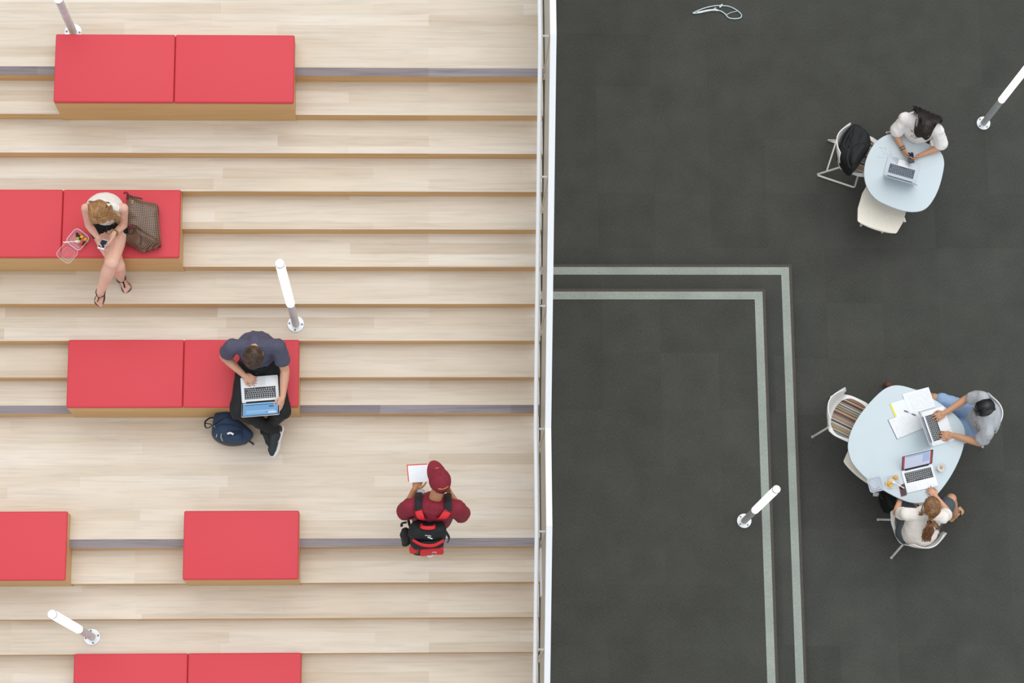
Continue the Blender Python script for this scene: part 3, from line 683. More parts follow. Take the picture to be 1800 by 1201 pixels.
# black backpack on the sled chair
O = lambda pts, z: pxs(pts, 1420, 170, 4.804, z)
zb = FZ+.49; c = at(1502, 262, zb); t = thing('backpack', (c.x, c.y, zb), 'black backpack slumped on the striped seat of the sled-base chair', 'backpack')
pillow(B(), O([(380, 242), (440, 252), (500, 320), (530, 375), (520, 440), (460, 530), (400, 612), (368, 642), (330, 622), (285, 560), (256, 500), (258, 450), (290, 380), (325, 295)], zb+.15), zb, zb+.26, bump=.04, seed=4).done('body', 'black_fabric', t, angle=60)
pillow(B(), O([(350, 450), (400, 400), (500, 400), (440, 500), (390, 590), (345, 560)], zb+.24), zb+.1, zb+.285, bump=.03, seed=11).done('pocket', 'black_fabric', t, angle=60)
for p_ in ([(375, 260), (330, 330), (300, 400), (320, 440), (370, 380)], [(335, 450), (330, 520), (350, 600)], [(400, 250), (380, 330), (350, 430)]): B().tube(smooth_open(O(p_, zb+.275), 5), .010, 8, flat=.4).done('strap', 'black_strap', t)

# black bag under the lower table
O = lambda pts, z: pxs(pts, 1510, 780, 5.72, z)
c = at(1570, 884, FZ); t = thing('black_bag', (c.x, c.y, FZ), 'black bag on the carpet under the lower table edge beside the ponytail woman', 'bag')
pillow(B(), O([(240, 480), (400, 470), (425, 560), (400, 640), (330, 680), (275, 660), (235, 560)], FZ+.2), FZ+.001, FZ+.32, bump=.03, seed=6).done('body', 'black_fabric', t, angle=60)
B().tube(smooth_open(O([(240, 560), (215, 530), (225, 480), (260, 500)], FZ+.3), 5), .009, 8, flat=.4).done('strap', 'black_strap', t)

# ------------------------------------------------------------------ people
def skin(name, rgb, var=.06):
    m = mat(name, rgb, .5, var=var, scale=9); b = m.node_tree.nodes['Principled BSDF']
    b.inputs['Subsurface Weight'].default_value = .08; b.inputs['Subsurface Radius'].default_value = (.02, .008, .004); b.inputs['Subsurface Scale'].default_value = .3
    return m
skin('skin_pink', (228, 180, 160)); skin('skin_light', (216, 164, 136)); skin('skin_tan', (190, 134, 98)); skin('skin_warm', (204, 152, 118)); skin('skin_beige', (214, 162, 130))
mat('eye_white', (235, 232, 228), .3); mat('iris', (60, 42, 32), .3); mat('lips', (186, 104, 98), .5); mat('nail_pink', (236, 96, 150), .3)
def hairmat(name, stops, rough=.42):
    m, nt, b, tc = nodes(name, rough)
    n1 = N(nt, 'ShaderNodeTexNoise', Scale=16.0, Detail=7.0, Roughness=.7); nt.links.new(tc.outputs['Object'], n1.inputs['Vector'])
    nt.links.new(ramp(nt, n1.outputs[0], stops and [(p, lin(c)) for p, c in stops]), b.inputs['Base Color']); return m
hairmat('hair_blonde', [(.3, (112, 76, 42)), (.5, (158, 112, 66)), (.7, (198, 156, 106))]); hairmat('hair_dark', [(.3, (22, 16, 16)), (.6, (44, 32, 28)), (.8, (64, 44, 36))], .5)
hairmat('hair_highlight', [(.3, (160, 118, 74)), (.7, (196, 156, 108))]); hairmat('hair_brown', [(.3, (52, 38, 28)), (.7, (88, 66, 48))]); hairmat('hair_black', [(.3, (12, 13, 17)), (.7, (26, 27, 32))], .28)
hairmat('hair_light_brown', [(.3, (84, 56, 36)), (.5, (128, 88, 54)), (.7, (186, 144, 96))]); hairmat('hair_ginger', [(.3, (96, 62, 36)), (.6, (142, 98, 60)), (.8, (178, 132, 86))])
mat('tee_charcoal', (82, 83, 104), .85, var=.06, scale=40, bump=.2); mat('tee_grey', (186, 190, 196), .85, var=.04, scale=60, bump=.2); mat('tee_white', (246, 242, 240), .85, var=.02, scale=40, bump=.2)
mat('tee_cream', (248, 241, 234), .85, var=.02, scale=40, bump=.2); mat('tank_white', (236, 232, 226), .85, var=.04, scale=80, bump=.3); mat('pants_black', (24, 27, 31), .8, var=.2, scale=30, bump=.2)
mat('shorts_blue', (150, 178, 214), .85, var=.04, scale=50, bump=.2); mat('shorts_grey', (78, 88, 96), .85, var=.08, scale=60); mat('shorts_black', (16, 16, 19), .8, var=.2)
mat('shoe_black', (44, 52, 56), .7, var=.15, scale=120, bump=.4); mat('sole_white', (232, 232, 232), .6); mat('shoe_grey', (168, 172, 176), .7, var=.08); mat('sandal_black', (22, 20, 22), .5); mat('sandal_brown', (86, 66, 60), .6)
mat('shoe_brown', (92, 60, 44), .6); mat('sole_yellow', (206, 178, 92), .7); mat('bracelet_gold', (168, 140, 84), .35, .8); mat('red_print', (170, 44, 60), .8); mat('black_print', (46, 46, 52), .8)
mat('trousers_dark', (52, 54, 60), .8, var=.1); mat('phone_white', (232, 234, 238), .3); mat('phone_screen', (28, 44, 66), .15); mat('logo_white', (236, 238, 240), .5)

def reach(p, px, py, L, s):
    """joint seen at pixel (px,py) at distance L from joint p, below (s=-1) or above (s=1) it"""
    best = None
    for i in range(121):
        z = p.z+s*L*i/120; q = at(px, py, z); e = abs((q-p).length-L)
        if best is None or e < best[0]-1e-6: best = (e, q)
    return best[1]
def fuse(b, name, m, parent=None, voxel=.006, it=4, wrinkle=0, seed=0, ws=9):
    me = bpy.data.meshes.new('f'); b.bm.to_mesh(me); b.bm.free(); o = bpy.data.objects.new('f', me); C.collection.objects.link(o)
    r = o.modifiers.new('r', 'REMESH'); r.mode = 'VOXEL'; r.voxel_size = voxel; r.use_smooth_shade = True
    if it: s_ = o.modifiers.new('s', 'SMOOTH'); s_.factor = .5; s_.iterations = it
    dg = bpy.context.evaluated_depsgraph_get(); nm = bpy.data.meshes.new_from_object(o.evaluated_get(dg)); bpy.data.objects.remove(o); bpy.data.meshes.remove(me)
    if wrinkle:
        nr = [v.normal.copy() for v in nm.vertices]
        for v, n in zip(nm.vertices, nr):
            p = v.co*ws; w_ = .25-abs(noise.noise(Vector((p.x*1.5+seed, p.y*.8, p.z*.8))))*1.3+.25*noise.noise(p*2.3+Vector((seed, 0, 0)))
            v.co += n*wrinkle*w_
    if parent is not None: nm.transform(wm(parent).inverted())
    nm.materials.clear(); nm.materials.append(MATS[m]); nm.name = name; nm.shade_smooth()
    q = bpy.data.objects.new(name, nm); C.collection.objects.link(q)
    if parent is not None: q.parent = parent
    return q
def frame(f, u):
    f = Vector(f).normalized(); u = Vector(u); u = (u-f*u.dot(f)).normalized(); s = f.cross(u)   # s = the person's right
    return f, u, s
def head(b, c, f, u, k=1.0):
    f, u, s = frame(f, u); M = Matrix((s, f, u)).transposed()
    P = lambda x, y, z: c+(s*x+f*y+u*z)*k
    E = lambda x, y, z, r: b.ell(P(x, y, z), tuple(q*k for q in r), M)
    E(0, -.012, .035, (.074, .094, .082)); E(0, .02, -.025, (.060, .066, .085)); E(0, .045, -.075, (.036, .036, .030)); E(0, .03, -.045, (.052, .048, .05))
    E(0, .086, .005, (.035, .014, .014))                                    # brow
    b.cap(P(0, .086, .0), P(0, .106, -.032), .008*k, .0125*k); E(-.010, .098, -.036, (.008, .008, .006)); E(.010, .098, -.036, (.008, .008, .006))
    E(0, .083, -.060, (.022, .012, .008)); E(0, .079, -.072, (.018, .011, .007))
    for q in (-1, 1):
        E(q*.076, -.008, -.012, (.007, .019, .031)); E(q*.045, .055, -.03, (.02, .02, .022))
    return P, M
def face(o, c, f, u, k=1.0, brow='hair_brown'):
    f, u, s = frame(f, u); M = Matrix((s, f, u)).transposed(); P = lambda x, y, z: c+(s*x+f*y+u*z)*k
    for q in (-1, 1):
        e = B(); e.ell(P(q*.031, .077, -.010), .0125*k, M, 2); e = e.done('eye', 'eye_white', o)
        B().ell(P(q*.031, .0872, -.011), (.006*k, .0035*k, .006*k), M, 2).done('iris', 'iris', e)
        B().tube([P(q*.016, .097, .009), P(q*.031, .094, .013), P(q*.046, .083, .009)], [.003, .0042, .002], 6).done('eyebrow', brow, o)
    B().ell(P(0, .092, -.0655), (.021*k, .006*k, .0065*k), M, 2).done('lips', 'lips', o)
def hand(b, w, tip, n, thumb, curl=(.25, .3, .25), k=1.0, spread=.10, tcurl=.5):
    """w wrist, tip where the middle finger points, n palm normal (curl side), thumb +1/-1 side"""
    d = (tip-w).normalized(); n = Vector(n); n = (n-d*n.dot(d)).normalized(); s = d.cross(n)*thumb
    P = lambda a, c, e: w+(d*a+s*c+n*e)*k
    M = Matrix((s, d, n)).transposed()
    b.ell(P(.050, 0, 0), (.041*k, .052*k, .0155*k), M); b.ell(P(.068, .004, 0), (.040*k, .028*k, .013*k), M); b.cap(P(-.01, 0, 0), P(.03, 0, 0), .023*k, .026*k)
    tips = []
    for i, (off, L, r) in enumerate(((.031, .070, .0086), (.0105, .079, .0088), (-.0105, .073, .0084), (-.0305, .058, .0076))):
        p = P(.082-abs(i-1.3)*.004, off, 0); a = (1.2-i)*spread; q = d*math.cos(a)+s*math.sin(a); bend = 0; rr = r*k
        for j, (fr, cu) in enumerate(zip((.46, .30, .24), curl)):
            bend += cu*(1+.12*i); v = q*math.cos(bend)+n*math.sin(bend); e = p+v*L*fr*k; b.cap(p, e, rr, rr*.93, 8); p = e; rr *= .93
        tips.append(p)
    p = P(.022, .030, .004); q = (d*.72+s*.66+n*.18).normalized(); e = p+q*.040*k; b.cap(p, e, .0125*k, .0105*k, 8); q2 = (d*.9+s*(.3-tcurl*.5)+n*(.1+tcurl*.5)).normalized(); e2 = e+q2*.030*k; b.cap(e, e2, .0102*k, .0085*k, 8)
    q3 = (d*.95+s*(.1-tcurl*.6)+n*(.1+tcurl*.4)).normalized(); e3 = e2+q3*.022*k; b.cap(e2, e3, .0086*k, .0072*k, 8)
    return tips+[e3]
def foot(b, ank, toe, k=1.0, sole=None, toes=True, big=1):
    """bare foot: ankle joint, toe tip point; sole = height of the sole under the toes"""
    d = toe-ank; h = Vector((d.x, d.y, 0)).normalized(); up = Vector((0, 0, 1)) if sole is None else sole; d = (d-up*d.dot(up)); L = d.length; d.normalize(); s = d.cross(up)
    base = ank-up*.058*k
    P = lambda a, c, e: base+d*a+s*c+up*e
    b.cap(ank, P(-.035*k, 0, .0), .034*k, .027*k); b.cap(ank+up*.0, P(L*.5, 0, .008), .034*k, .022*k)
    b.cap(P(-.03*k, 0, 0), P(L*.72, .018*big, -.006), .026*k, .019*k); b.cap(P(-.03*k, 0, 0), P(L*.66, -.022*big, -.008), .024*k, .016*k); b.cap(P(L*.2, 0, 0), P(L*.68, 0, -.004), .026*k, .02*k)
    for i, (c_, l_, r) in enumerate(((.026, .27, .0115), (.008, .25, .0088), (-.007, .22, .0082), (-.020, .17, .0078), (-.032, .11, .0076))):
        b.cap(P(L*.72, c_*big*.95, -.008), P(L*.74+L*l_, c_*big*1.05, -.016), r*1.05*k, r*k, 8)
def shoe(ank, toe, up, parent, upper, sole, k=1.0, name='shoe', extra=None):
    d = toe-ank; up = Vector(up); d = d-up*d.dot(up); L = d.length; d.normalize(); up.normalize(); s = d.cross(up)
    P = lambda a, c, e: ank+d*a+s*c+up*e
    b = B(); h = -.085
    b.cap(ank+up*.01, P(-.02, 0, -.045), .044*k, .040*k); b.cap(P(-.02, 0, h+.035), P(L*.72, .006, h+.032), .036*k, .041*k); b.cap(ank, P(L*.66, 0, h+.04), .042*k, .03*k); b.cap(P(L*.6, .01, h+.03), P(L*.86, .0, h+.026), .040*k, .027*k)
    o = fuse(b, name, upper, parent, .006, 3)
    ol = [(-.062, 0), (-.05, .028), (0, .034), (L*.35, .034), (L*.65, .047), (L*.85, .042), (L*.97, .018), (L*.98, -.01), (L*.86, -.038), (L*.6, -.047), (L*.3, -.034), (0, -.034), (-.05, -.026)]
    sm = smooth_closed([Vector((x, y, 0)) for x, y in ol], 3); bb = B(); bm = bb.bm
    V = [[bm.verts.new(P(p.x*q, p.y*q, h+e)) for p in sm] for q, e in ((.97, -.004), (1.02, .004), (1.02, .018), (.96, .024))]
    n = len(sm)
    for a, c_ in zip(V, V[1:]):
        for j in range(n): bm.faces.new((a[j], a[(j+1) % n], c_[(j+1) % n], c_[j]))
    bm.faces.new(V[0][::-1]); bm.faces.new(V[-1]); bmesh.ops.recalc_face_normals(bm, faces=bm.faces); bb.done('sole', sole, o)
    b = B()
    for i in range(4): b.tube([P(L*(.34+.09*i), -.018, h+.083-.009*i), P(L*(.37+.09*i), 0, h+.090-.009*i), P(L*(.34+.09*i), .018, h+.083-.009*i)], .0028, 6)
    b.done('laces', sole if upper != 'shoe_brown' else upper, o)
    return o, P, L
def torso(b, J, e=0, low=.05, w=(.150, .128, .150, .150, .09), dep=(.78, .86, .84, .70, .7), balls=True, col=.8):
    side = (J['shR']-J['shL']).normalized(); pel, che = J['pel'], J['che']; mid = (J['shR']+J['shL'])/2
    wa = (pel+che)/2+J.get('bend', Vector((0, 0, 0))); dn = (pel-wa).normalized()
    pts = [pel+dn*low, pel, wa, che, mid+(mid-che).normalized()*.01, mid+(J['neck']-mid)*col]
    rr = [w[0]*.96+e, w[0]+e, w[1]+e, w[2]+e, w[3]+e*.8, .062+e*.4]
    ff = [dep[0], dep[0], dep[1], dep[2], dep[3]*.8, .9]
    P5 = smooth_open(pts, 4)
    def itp(a): return [v.x for v in smooth_open([Vector((q, 0, 0)) for q in a], 4)]
    b.tube(P5, itp(rr), 28, flat=itp(ff), up=side)
    for q in ('shR', 'shL'):
        if balls: b.cap(mid, J[q], .060+e*.8, .050+e)
def skeleton_body(J, name, skinm, label, hands=(), feet=(), male=False, voxel=.0048, k=1.0, brow='hair_brown', hw=None, group=None):
    b = B(); torso(b, J, -.012, w=(.150, .13, .150, .14, .08) if male else (.150, .115, .135, .120, .07))
    a = 1.12 if male else .92
    for q in 'RL':
        sh, el, wr = J['sh'+q], J['el'+q], J['wr'+q]
        b.cap(sh, el, .046*a, .036*a); b.cap(el, el+(wr-el)*.35, .037*a, .037*a); b.cap(el+(wr-el)*.3, wr, .037*a, .0235*a)
        hp, kn, an = J['hip'+q], J['kn'+q], J['an'+q]
        g = J.get('lg', 1.0)
        b.cap(hp, hp.lerp(kn, .55), .084*g, .076*g); b.cap(hp.lerp(kn, .5), kn, .077*g, .055*g); b.ell(kn, .056*g); b.cap(kn, kn+(an-kn)*.35, .050*g, .054*g); b.cap(kn+(an-kn)*.33, an, .054*g, .031*g)
    b.cap(J['neck'].lerp(J['head'], .06)+Vector((0, 0, -.035)), J['head']-frame(J['f'], J['u'])[1]*.05, .055*(1.05 if male else .9), .050*(1.05 if male else .88))
    head(b, J['head'], J['f'], J['u'], k)
    tips = [hand(b, *h) for h in hands]
    for f_ in feet: foot(b, *f_)
    o = fuse(b, name, skinm, None, voxel, 2); tag(o, label, 'person', group)
    face(o, J['head'], J['f'], J['u'], k, brow)
    return o, tips
def tee(J, o, m, e=.018, sleeve=.62, male=False, low=.06, flare=0, voxel=.007, name='shirt', w=None, wr=.012, sl=.016, sf=.0, balls=True, col=1.0, collar=0):
    b = B()
    if collar: b.cap((J['shR']+J['shL'])/2, J['neck'].lerp(J['head'], collar)+Vector((0, 0, -.03)), .080, .068 if male else .058); b.ell(J['neck']+Vector((0, 0, -.03)), .074 if male else .060)
    torso(b, J, e, low=low, balls=balls, col=col, w=w or ((.158, .14, .16, .15, .09) if male else (.150, .125, .140, .125, .08)))
    a = 1.12 if male else .95
    if sleeve:
        for q in 'RL': b.cap(J['sh'+q], J['sh'+q].lerp(J['el'+q], sleeve), .050*a+sl*.8, .043*a+sl+sf, 16)
    return fuse(b, name, m, o, voxel, 4, wr, seed=len(bpy.data.objects) % 17)
def legwear(J, o, m, upto=1.0, e=.014, name='trousers', pr=.15, voxel=.007, shin=True, wr=.010, low=.06):
    b = B(); side = (J['shR']-J['shL']).normalized(); pel = J['pel']; che = J['che']; dn = (pel-che).normalized()
    b.tube([pel+dn*low, pel+dn*.02, pel-dn*.06, pel-dn*.10], [pr*.9, pr+e, pr+e-.01, pr*.85+e], 24, flat=.76, up=side)
    for q in 'RL':
        hp, kn, an = J['hip'+q], J['kn'+q], J['an'+q]; en = hp.lerp(kn, min(1, upto))
        b.cap(hp, en, .086+e, (.086+(.056-.086)*min(1, upto))+e*1.5, 18)
        if upto >= 1 and shin: b.ell(kn, .060+e); b.cap(kn, an, .057+e, .037+e*.5, 16)
    return fuse(b, name, m, o, voxel, 4, wr, seed=len(bpy.data.objects) % 13)
def haircap(J, o, m, k=1.06, back=.0, line=.25, low=-.4, name='hair', grow=(1, 1, 1), extra=None, voxel=None, rough=.003):
    """short hair: shell over the skull that ends at a hairline"""
    f, u, s = frame(J['f'], J['u']); c = J['head']; b = B(); bm = b.bm; nu, nv = 56, 30; V = []
    for i in range(nv+1):
        ph = math.pi*i/nv*.80
        row = []
        for j in range(nu):
            th = 2*math.pi*j/nu; x, y, z = math.sin(ph)*math.sin(th), math.sin(ph)*math.cos(th), math.cos(ph)
            lim = line if y > .35 else (low+(line-low)*max(0, (y+.1)/.45) if y > -.1 else low-.25)
            inside = z < lim
            q = k*(.90 if inside else 1.0)+(0 if inside else rough*10*noise.noise(Vector((x*9, y*4, z*9))))
            row.append(bm.verts.new(c+s*(x*.079*q*grow[0])+f*(-.014+y*.100*q*grow[1])+u*(.030+z*.092*q*grow[2])))
        V.append(row)
    for a, d in zip(V, V[1:]):
        for j in range(nu):
            if a[j] is a[0] or True: bm.faces.new((a[j], a[(j+1) % nu], d[(j+1) % nu], d[j]))
    bm.faces.new(V[-1]); bmesh.ops.remove_doubles(bm, verts=V[0], dist=1e-5); bmesh.ops.recalc_face_normals(bm, faces=bm.faces)
    return b.done(name, m, o, angle=80)
def locks(o, m, paths, r=.006, name='hair', flat=.5, seed=1, n=6):
    b = B(); rnd = random.Random(seed)
    for p in paths:
        P_ = smooth_open(p, 4); k = len(P_)
        b.tube(P_, [max(.0008, r*rnd.uniform(.75, 1.2)*(1-.75*(i/(k-1))**3)*(.5+.5*min(1, i/3))) for i in range(k)], n, flat=flat)
    return b.done(name, m, o, angle=80)

# ---- woman with a phone on the red bench
z0 = Zs2
J = dict(pel=at(187, 385, z0+.10), che=at(184, 366, z0+.36), neck=at(181, 357, z0+.55), head=at(175.5, 371, z0+.62), shR=at(151, 366, z0+.49), shL=at(217, 366, z0+.49),
         hipR=at(171, 390, z0+.09), hipL=at(208, 393, z0+.10), lg=1.16, f=(-.03, -.62, -.78), u=(-.05, -.78, .62), bend=Vector((0, .04, 0)))
J['elR'] = reach(J['shR'], 156, 396, .27, -1); J['wrR'] = reach(J['elR'], 173, 419, .22, 1); J['elL'] = reach(J['shL'], 217.5, 396, .27, -1); J['wrL'] = reach(J['elL'], 200, 411, .22, 1)
J['knL'] = reach(J['hipL'], 196.4, 461, .41, 1); J['anL'] = reach(J['knL'], 176.5, 513, .40, -1); J['knR'] = at(207, 467, z0+.05); J['anR'] = at(212, 488, 4*H+.085)
toeL = at(168.5, 543, J['anL'].z-.13); toeR = at(225, 511, 4*H+.02)
ph = (J['wrR']+J['wrL'])/2; phz = min(J['wrR'].z, J['wrL'].z)+.01; pc = at(181.5, 431, phz)
up2 = Vector((.0, -.25, .95)).normalized(); dl = (toeL-J['anL']); sl = (up2-dl.normalized()*up2.dot(dl.normalized())).normalized()
o, tips = skeleton_body(J, 'person', 'skin_pink', 'long-haired blonde woman in a white sleeveless top sitting on a red bench',
    hands=[(J['wrR'], at(179, 438, phz-.02), (1, 0, .3), 1, (.35, .45, .4), .92), (J['wrL'], at(187, 439, phz-.02), (-1, 0, .3), -1, (.35, .45, .4), .92)],
    feet=[(J['anL'], toeL, .92, sl, True, -1), (J['anR'], toeR, .92, None, True, 1)], k=1.0)
PA = o
tee(J, o, 'tank_white', .016, 0, low=.03, w=(.150, .126, .146, .134, .07), name='sleeveless_top', wr=.005, balls=False, col=1.0, collar=.12)
legwear(J, o, 'shorts_black', .24, .012, 'shorts', shin=False, pr=.150, wr=.004)
f, u, s = frame(J['f'], J['u']); c = J['head']
haircap(J, o, 'hair_blonde', 1.06, line=.30, name='hair')
rnd = random.Random(3); paths = []
for i in range(150):
    side = -1 if rnd.random() < .42 else 1; y0 = -.07+.145*rnd.random()     # start along the parting
    P0 = c+f*(y0*.95-.012)+u*(.030+.1*math.sqrt(max(.05, 1-(y0/.105)**2)))+s*(side*.003)
    a = side*(-1)                                   # person's right = image left
    yy = y0*1.05-.012; P1 = c+s*(-side*-1*.045*1)+f*yy*.95+u*(.10-.25*y0*y0)
    P1 = c+s*(side*.048)+f*yy+u*(.112-abs(y0)*.25); P2 = c+s*(side*.086)+f*(yy*.95)+u*(.045); P3 = c+s*(side*(.094+.008*rnd.random()))+f*(yy*.95)+u*(.0)+Vector((0, 0, -.035))
    if side < 0 and y0 > -.035:            # image right: falls forward over her left shoulder
        P4 = at(212+rnd.uniform(-9, 6), 384+rnd.uniform(-6, 14), z0+.47+rnd.uniform(-.03, .03)); 
        P3 = P3.lerp(P4, .35); paths.append([P0, P1, P2, P3, P4] if rnd.random() < .75 else [P0, P1, P2, P3, at(186+rnd.uniform(0, 20), 391+rnd.uniform(-3, 5), z0+.5)])
    else: paths.append([P0, P1, P2, P3, P3+Vector((0, -.01, -.06))])
for i in range(60):          # back of the head, swept over the shoulders
    x = rnd.uniform(-.07, .07); P0 = c+s*x*.6-f*.03+u*.131; P1 = c+s*x-f*.108+u*.075; P2 = c+s*x*1.2-f*.120+u*.03
    paths.append([P0, P1, P2, P2+Vector((0, .004, -.06))+s*x*.2])
locks(o, 'hair_blonde', paths, .0052, 'long_hair', .55, 4)
locks(o, 'hair_highlight', [[q+u*.003 for q in p] for p in paths[::6]], .0028, 'light_strands', .55, 5)
def sandal(ank, toe, up, o, k=.92, m='sandal_black', sm_='sandal_brown', heel=True):
    up = Vector(up).normalized(); d = toe-ank; d = d-up*d.dot(up); L = d.length; d.normalize(); s = d.cross(up); P = lambda a, c, e: ank+d*a+s*c+up*e; h = -.088*k
    ol = [(-.062, 0), (-.05, .028), (0, .032), (L*.35, .032), (L*.7, .046), (L*.95, .040), (L*1.06, .018), (L*1.06, -.015), (L*.9, -.04), (L*.6, -.044), (L*.3, -.032), (0, -.032), (-.05, -.026)]
    q = smooth_closed([Vector((x, y, 0)) for x, y in ol], 3); b = B(); bm = b.bm
    V = [[bm.verts.new(P(p.x, p.y, h+e)) for p in q] for e in (-.003, .008)]; n = len(q)
    for j in range(n): bm.faces.new((V[0][j], V[0][(j+1) % n], V[1][(j+1) % n], V[1][j]))
    bm.faces.new(V[0][::-1]); bm.faces.new(V[1]); bmesh.ops.recalc_face_normals(bm, faces=bm.faces); sd = b.done('sandal', sm_, o)
    b = B(); b.tube(smooth_open([P(L*.80, .012, h+.012), P(L*.72, .010, h+.040), P(L*.55, .004, h+.058), P(L*.38, 0, h+.078)], 4), [.0035]*3+[.008]*7+[.0085]*3, 8, flat=.45)
    if heel: b.tube(smooth_open([P(L*.38, 0, h+.078), P(L*.2, .036, h+.070), P(-.01, .036, h+.075), P(-.045, .012, h+.085), P(-.045, -.012, h+.085), P(-.01, -.036, h+.075), P(L*.2, -.036, h+.070), P(L*.38, 0, h+.078)], 4), .0042, 6)
    else: b.tube(smooth_open([P(L*.40, .042, h+.01), P(L*.55, .030, h+.045), P(L*.72, .008, h+.035), P(L*.55, -.030, h+.045), P(L*.40, -.042, h+.01)], 4), .005, 6)
    b.done('strap', m, sd); return sd
sandal(J['anL'], toeL, sl, o); sandal(J['anR'], toeR, (0, 0, 1), o)
def ring(o, c, d, r, t_, m, name='bracelet'):
    d = d.normalized(); a = d.orthogonal().normalized(); b_ = d.cross(a)
    return B().tube([c+(a*math.cos(q*math.pi/8)+b_*math.sin(q*math.pi/8))*r for q in range(16)], t_, 8, closed=True).done(name, m, o)
d = J['wrL']-J['elL']; ring(o, J['wrL']-d*.10, d, .030, .005, 'bracelet_gold'); ring(o, J['wrL']-d*.02, d, .028, .004, 'bracelet_gold')
B().tube(smooth_open([at(x, y, z0+.50) for x, y in ((190, 397), (187, 402), (187, 408), (190, 412), (194, 411))], 5), .0016, 6).done('necklace_cord', 'black_strap', o)
def phone(c, dy, up, w, l, body, label, border=.006):
    dy = Vector(dy).normalized(); up = Vector(up); up = (up-dy*up.dot(dy)).normalized(); dx = dy.cross(up)
    M = Matrix.Translation(c) @ Matrix((dx, dy, up)).transposed().to_4x4(); t = thing('mobile_phone', c, label, 'phone')
    B().prism(rrect(w, l, .008), -.004, .004, bev=.0015, M=M).done('case', body, t)
    B().box((-w/2+border*.6, -l/2+border*2.6, .0041), (w/2-border*.6, l/2-border*1.8, .0048), M=M).done('screen', 'phone_screen', t, smooth=False)
    B().lathe([(0, .0041), (.0045, .0041), (.0045, .0046), (0, .0046)], 12, c=(0, -l/2+.008, 0), M=M).done('button', 'alu_grey', t); return t
# phone faces up towards her; its lower end points away from her in the photo
phone(pc+Vector((0, 0, .024)), (.35, 1, -.45), (0, .4, 1), .060, .108, 'phone_white', 'white phone held by the blonde woman on the red bench')
for tp in (tips[0][4], tips[1][4]): B().ell(tp+Vector((0, 0, .004)), (.006, .007, .004), None, 2).done('nail', 'nail_pink', o)

# ---- man with the laptop on his lap
z0 = Zs3
J = dict(pel=at(455, 640, z0+.10), che=at(450, 611, z0+.37), neck=at(448, 601, z0+.535), head=at(445.5, 626, z0+.60), shR=at(408, 609, z0+.49), shL=at(489, 609, z0+.49),
         hipR=at(436, 645, z0+.09), hipL=at(474, 645, z0+.09), f=(-.05, -.55, -.83), u=(0, -.83, .55), bend=Vector((0, .06, 0)))
J['elR'] = reach(J['shR'], 394, 627, .28, -1); J['wrR'] = at(429, 660, z0+.245); J['elL'] = reach(J['shL'], 501, 651, .29, -1); J['wrL'] = at(497, 697, z0+.24)
J['knR'] = at(420, 722, z0+.10); J['anR'] = at(483, 757, .27); J['knL'] = at(495, 722, z0+.07); J['anL'] = at(466, 757, .10)
toeR = at(475, 803, .19); toeL = at(481, 787, .03)
o, tips = skeleton_body(J, 'person', 'skin_light', 'man in a dark grey shirt on a red bench, laptop on his lap',
    hands=[(J['wrR'], at(456, 674, z0+.22), (0, 0, -1), -1, (.3, .3, .2), 1.0, .12), (J['wrL'], at(488, 730, z0+.235), (-.8, 0, -.5), -1, (.15, .2, .2), 1.0, .04)], male=True, k=1.03)
PB = o
tee(J, o, 'tee_charcoal', .018, .55, True, name='shirt', wr=.012, sf=.008, low=.0, collar=.22)
legwear(J, o, 'pants_black', 1.0, .020, 'trousers', pr=.160, wr=.012)
haircap(J, o, 'hair_brown', 1.08, line=.28, name='hair', low=-.60)
f, u, s = frame(J['f'], J['u']); c = J['head']; rnd = random.Random(8); paths = []
for i in range(260):
    th = rnd.uniform(0, 2*math.pi); phh = math.acos(rnd.uniform(-.15, 1)); x, y, z = math.sin(phh)*math.sin(th), math.sin(phh)*math.cos(th), math.cos(phh)
    if y > .35 and z < .35: continue
    n_ = s*x+f*y+u*z; P0 = c+s*x*.082+f*(-.014+y*.104)+u*(.03+z*.096); tg = (f*.9+s*rnd.uniform(-.5, .5)+u*rnd.uniform(-.2, .2)); tg = (tg-n_*tg.dot(n_)).normalized()
    paths.append([P0, P0+tg*.012+n_*.006, P0+tg*.026+n_*.006])
locks(o, 'hair_brown', paths, .0042, 'hair_tufts', .6, 5, 5)
sh_, P_, L_ = shoe(J['anR'], toeR, (-.50, 0, .86), o, 'shoe_black', 'sole_white')
# the curved white mark on the side of the shoe
sd = -1
b = B(); b.tube(smooth_open([P_(-.005, sd*.047, -.018), P_(.02, sd*.051, -.046), P_(.045, sd*.050, -.050), P_(.10, sd*.047, -.026)], 4), [.002, .0035, .005, .006, .0065, .0065, .006, .005, .004, .003, .0025, .002, .0015], 8, flat=.4); b.done('side_mark', 'logo_white', sh_)
shoe(J['anL'], toeL, (0, 0, 1), o, 'shoe_black', 'sole_white')

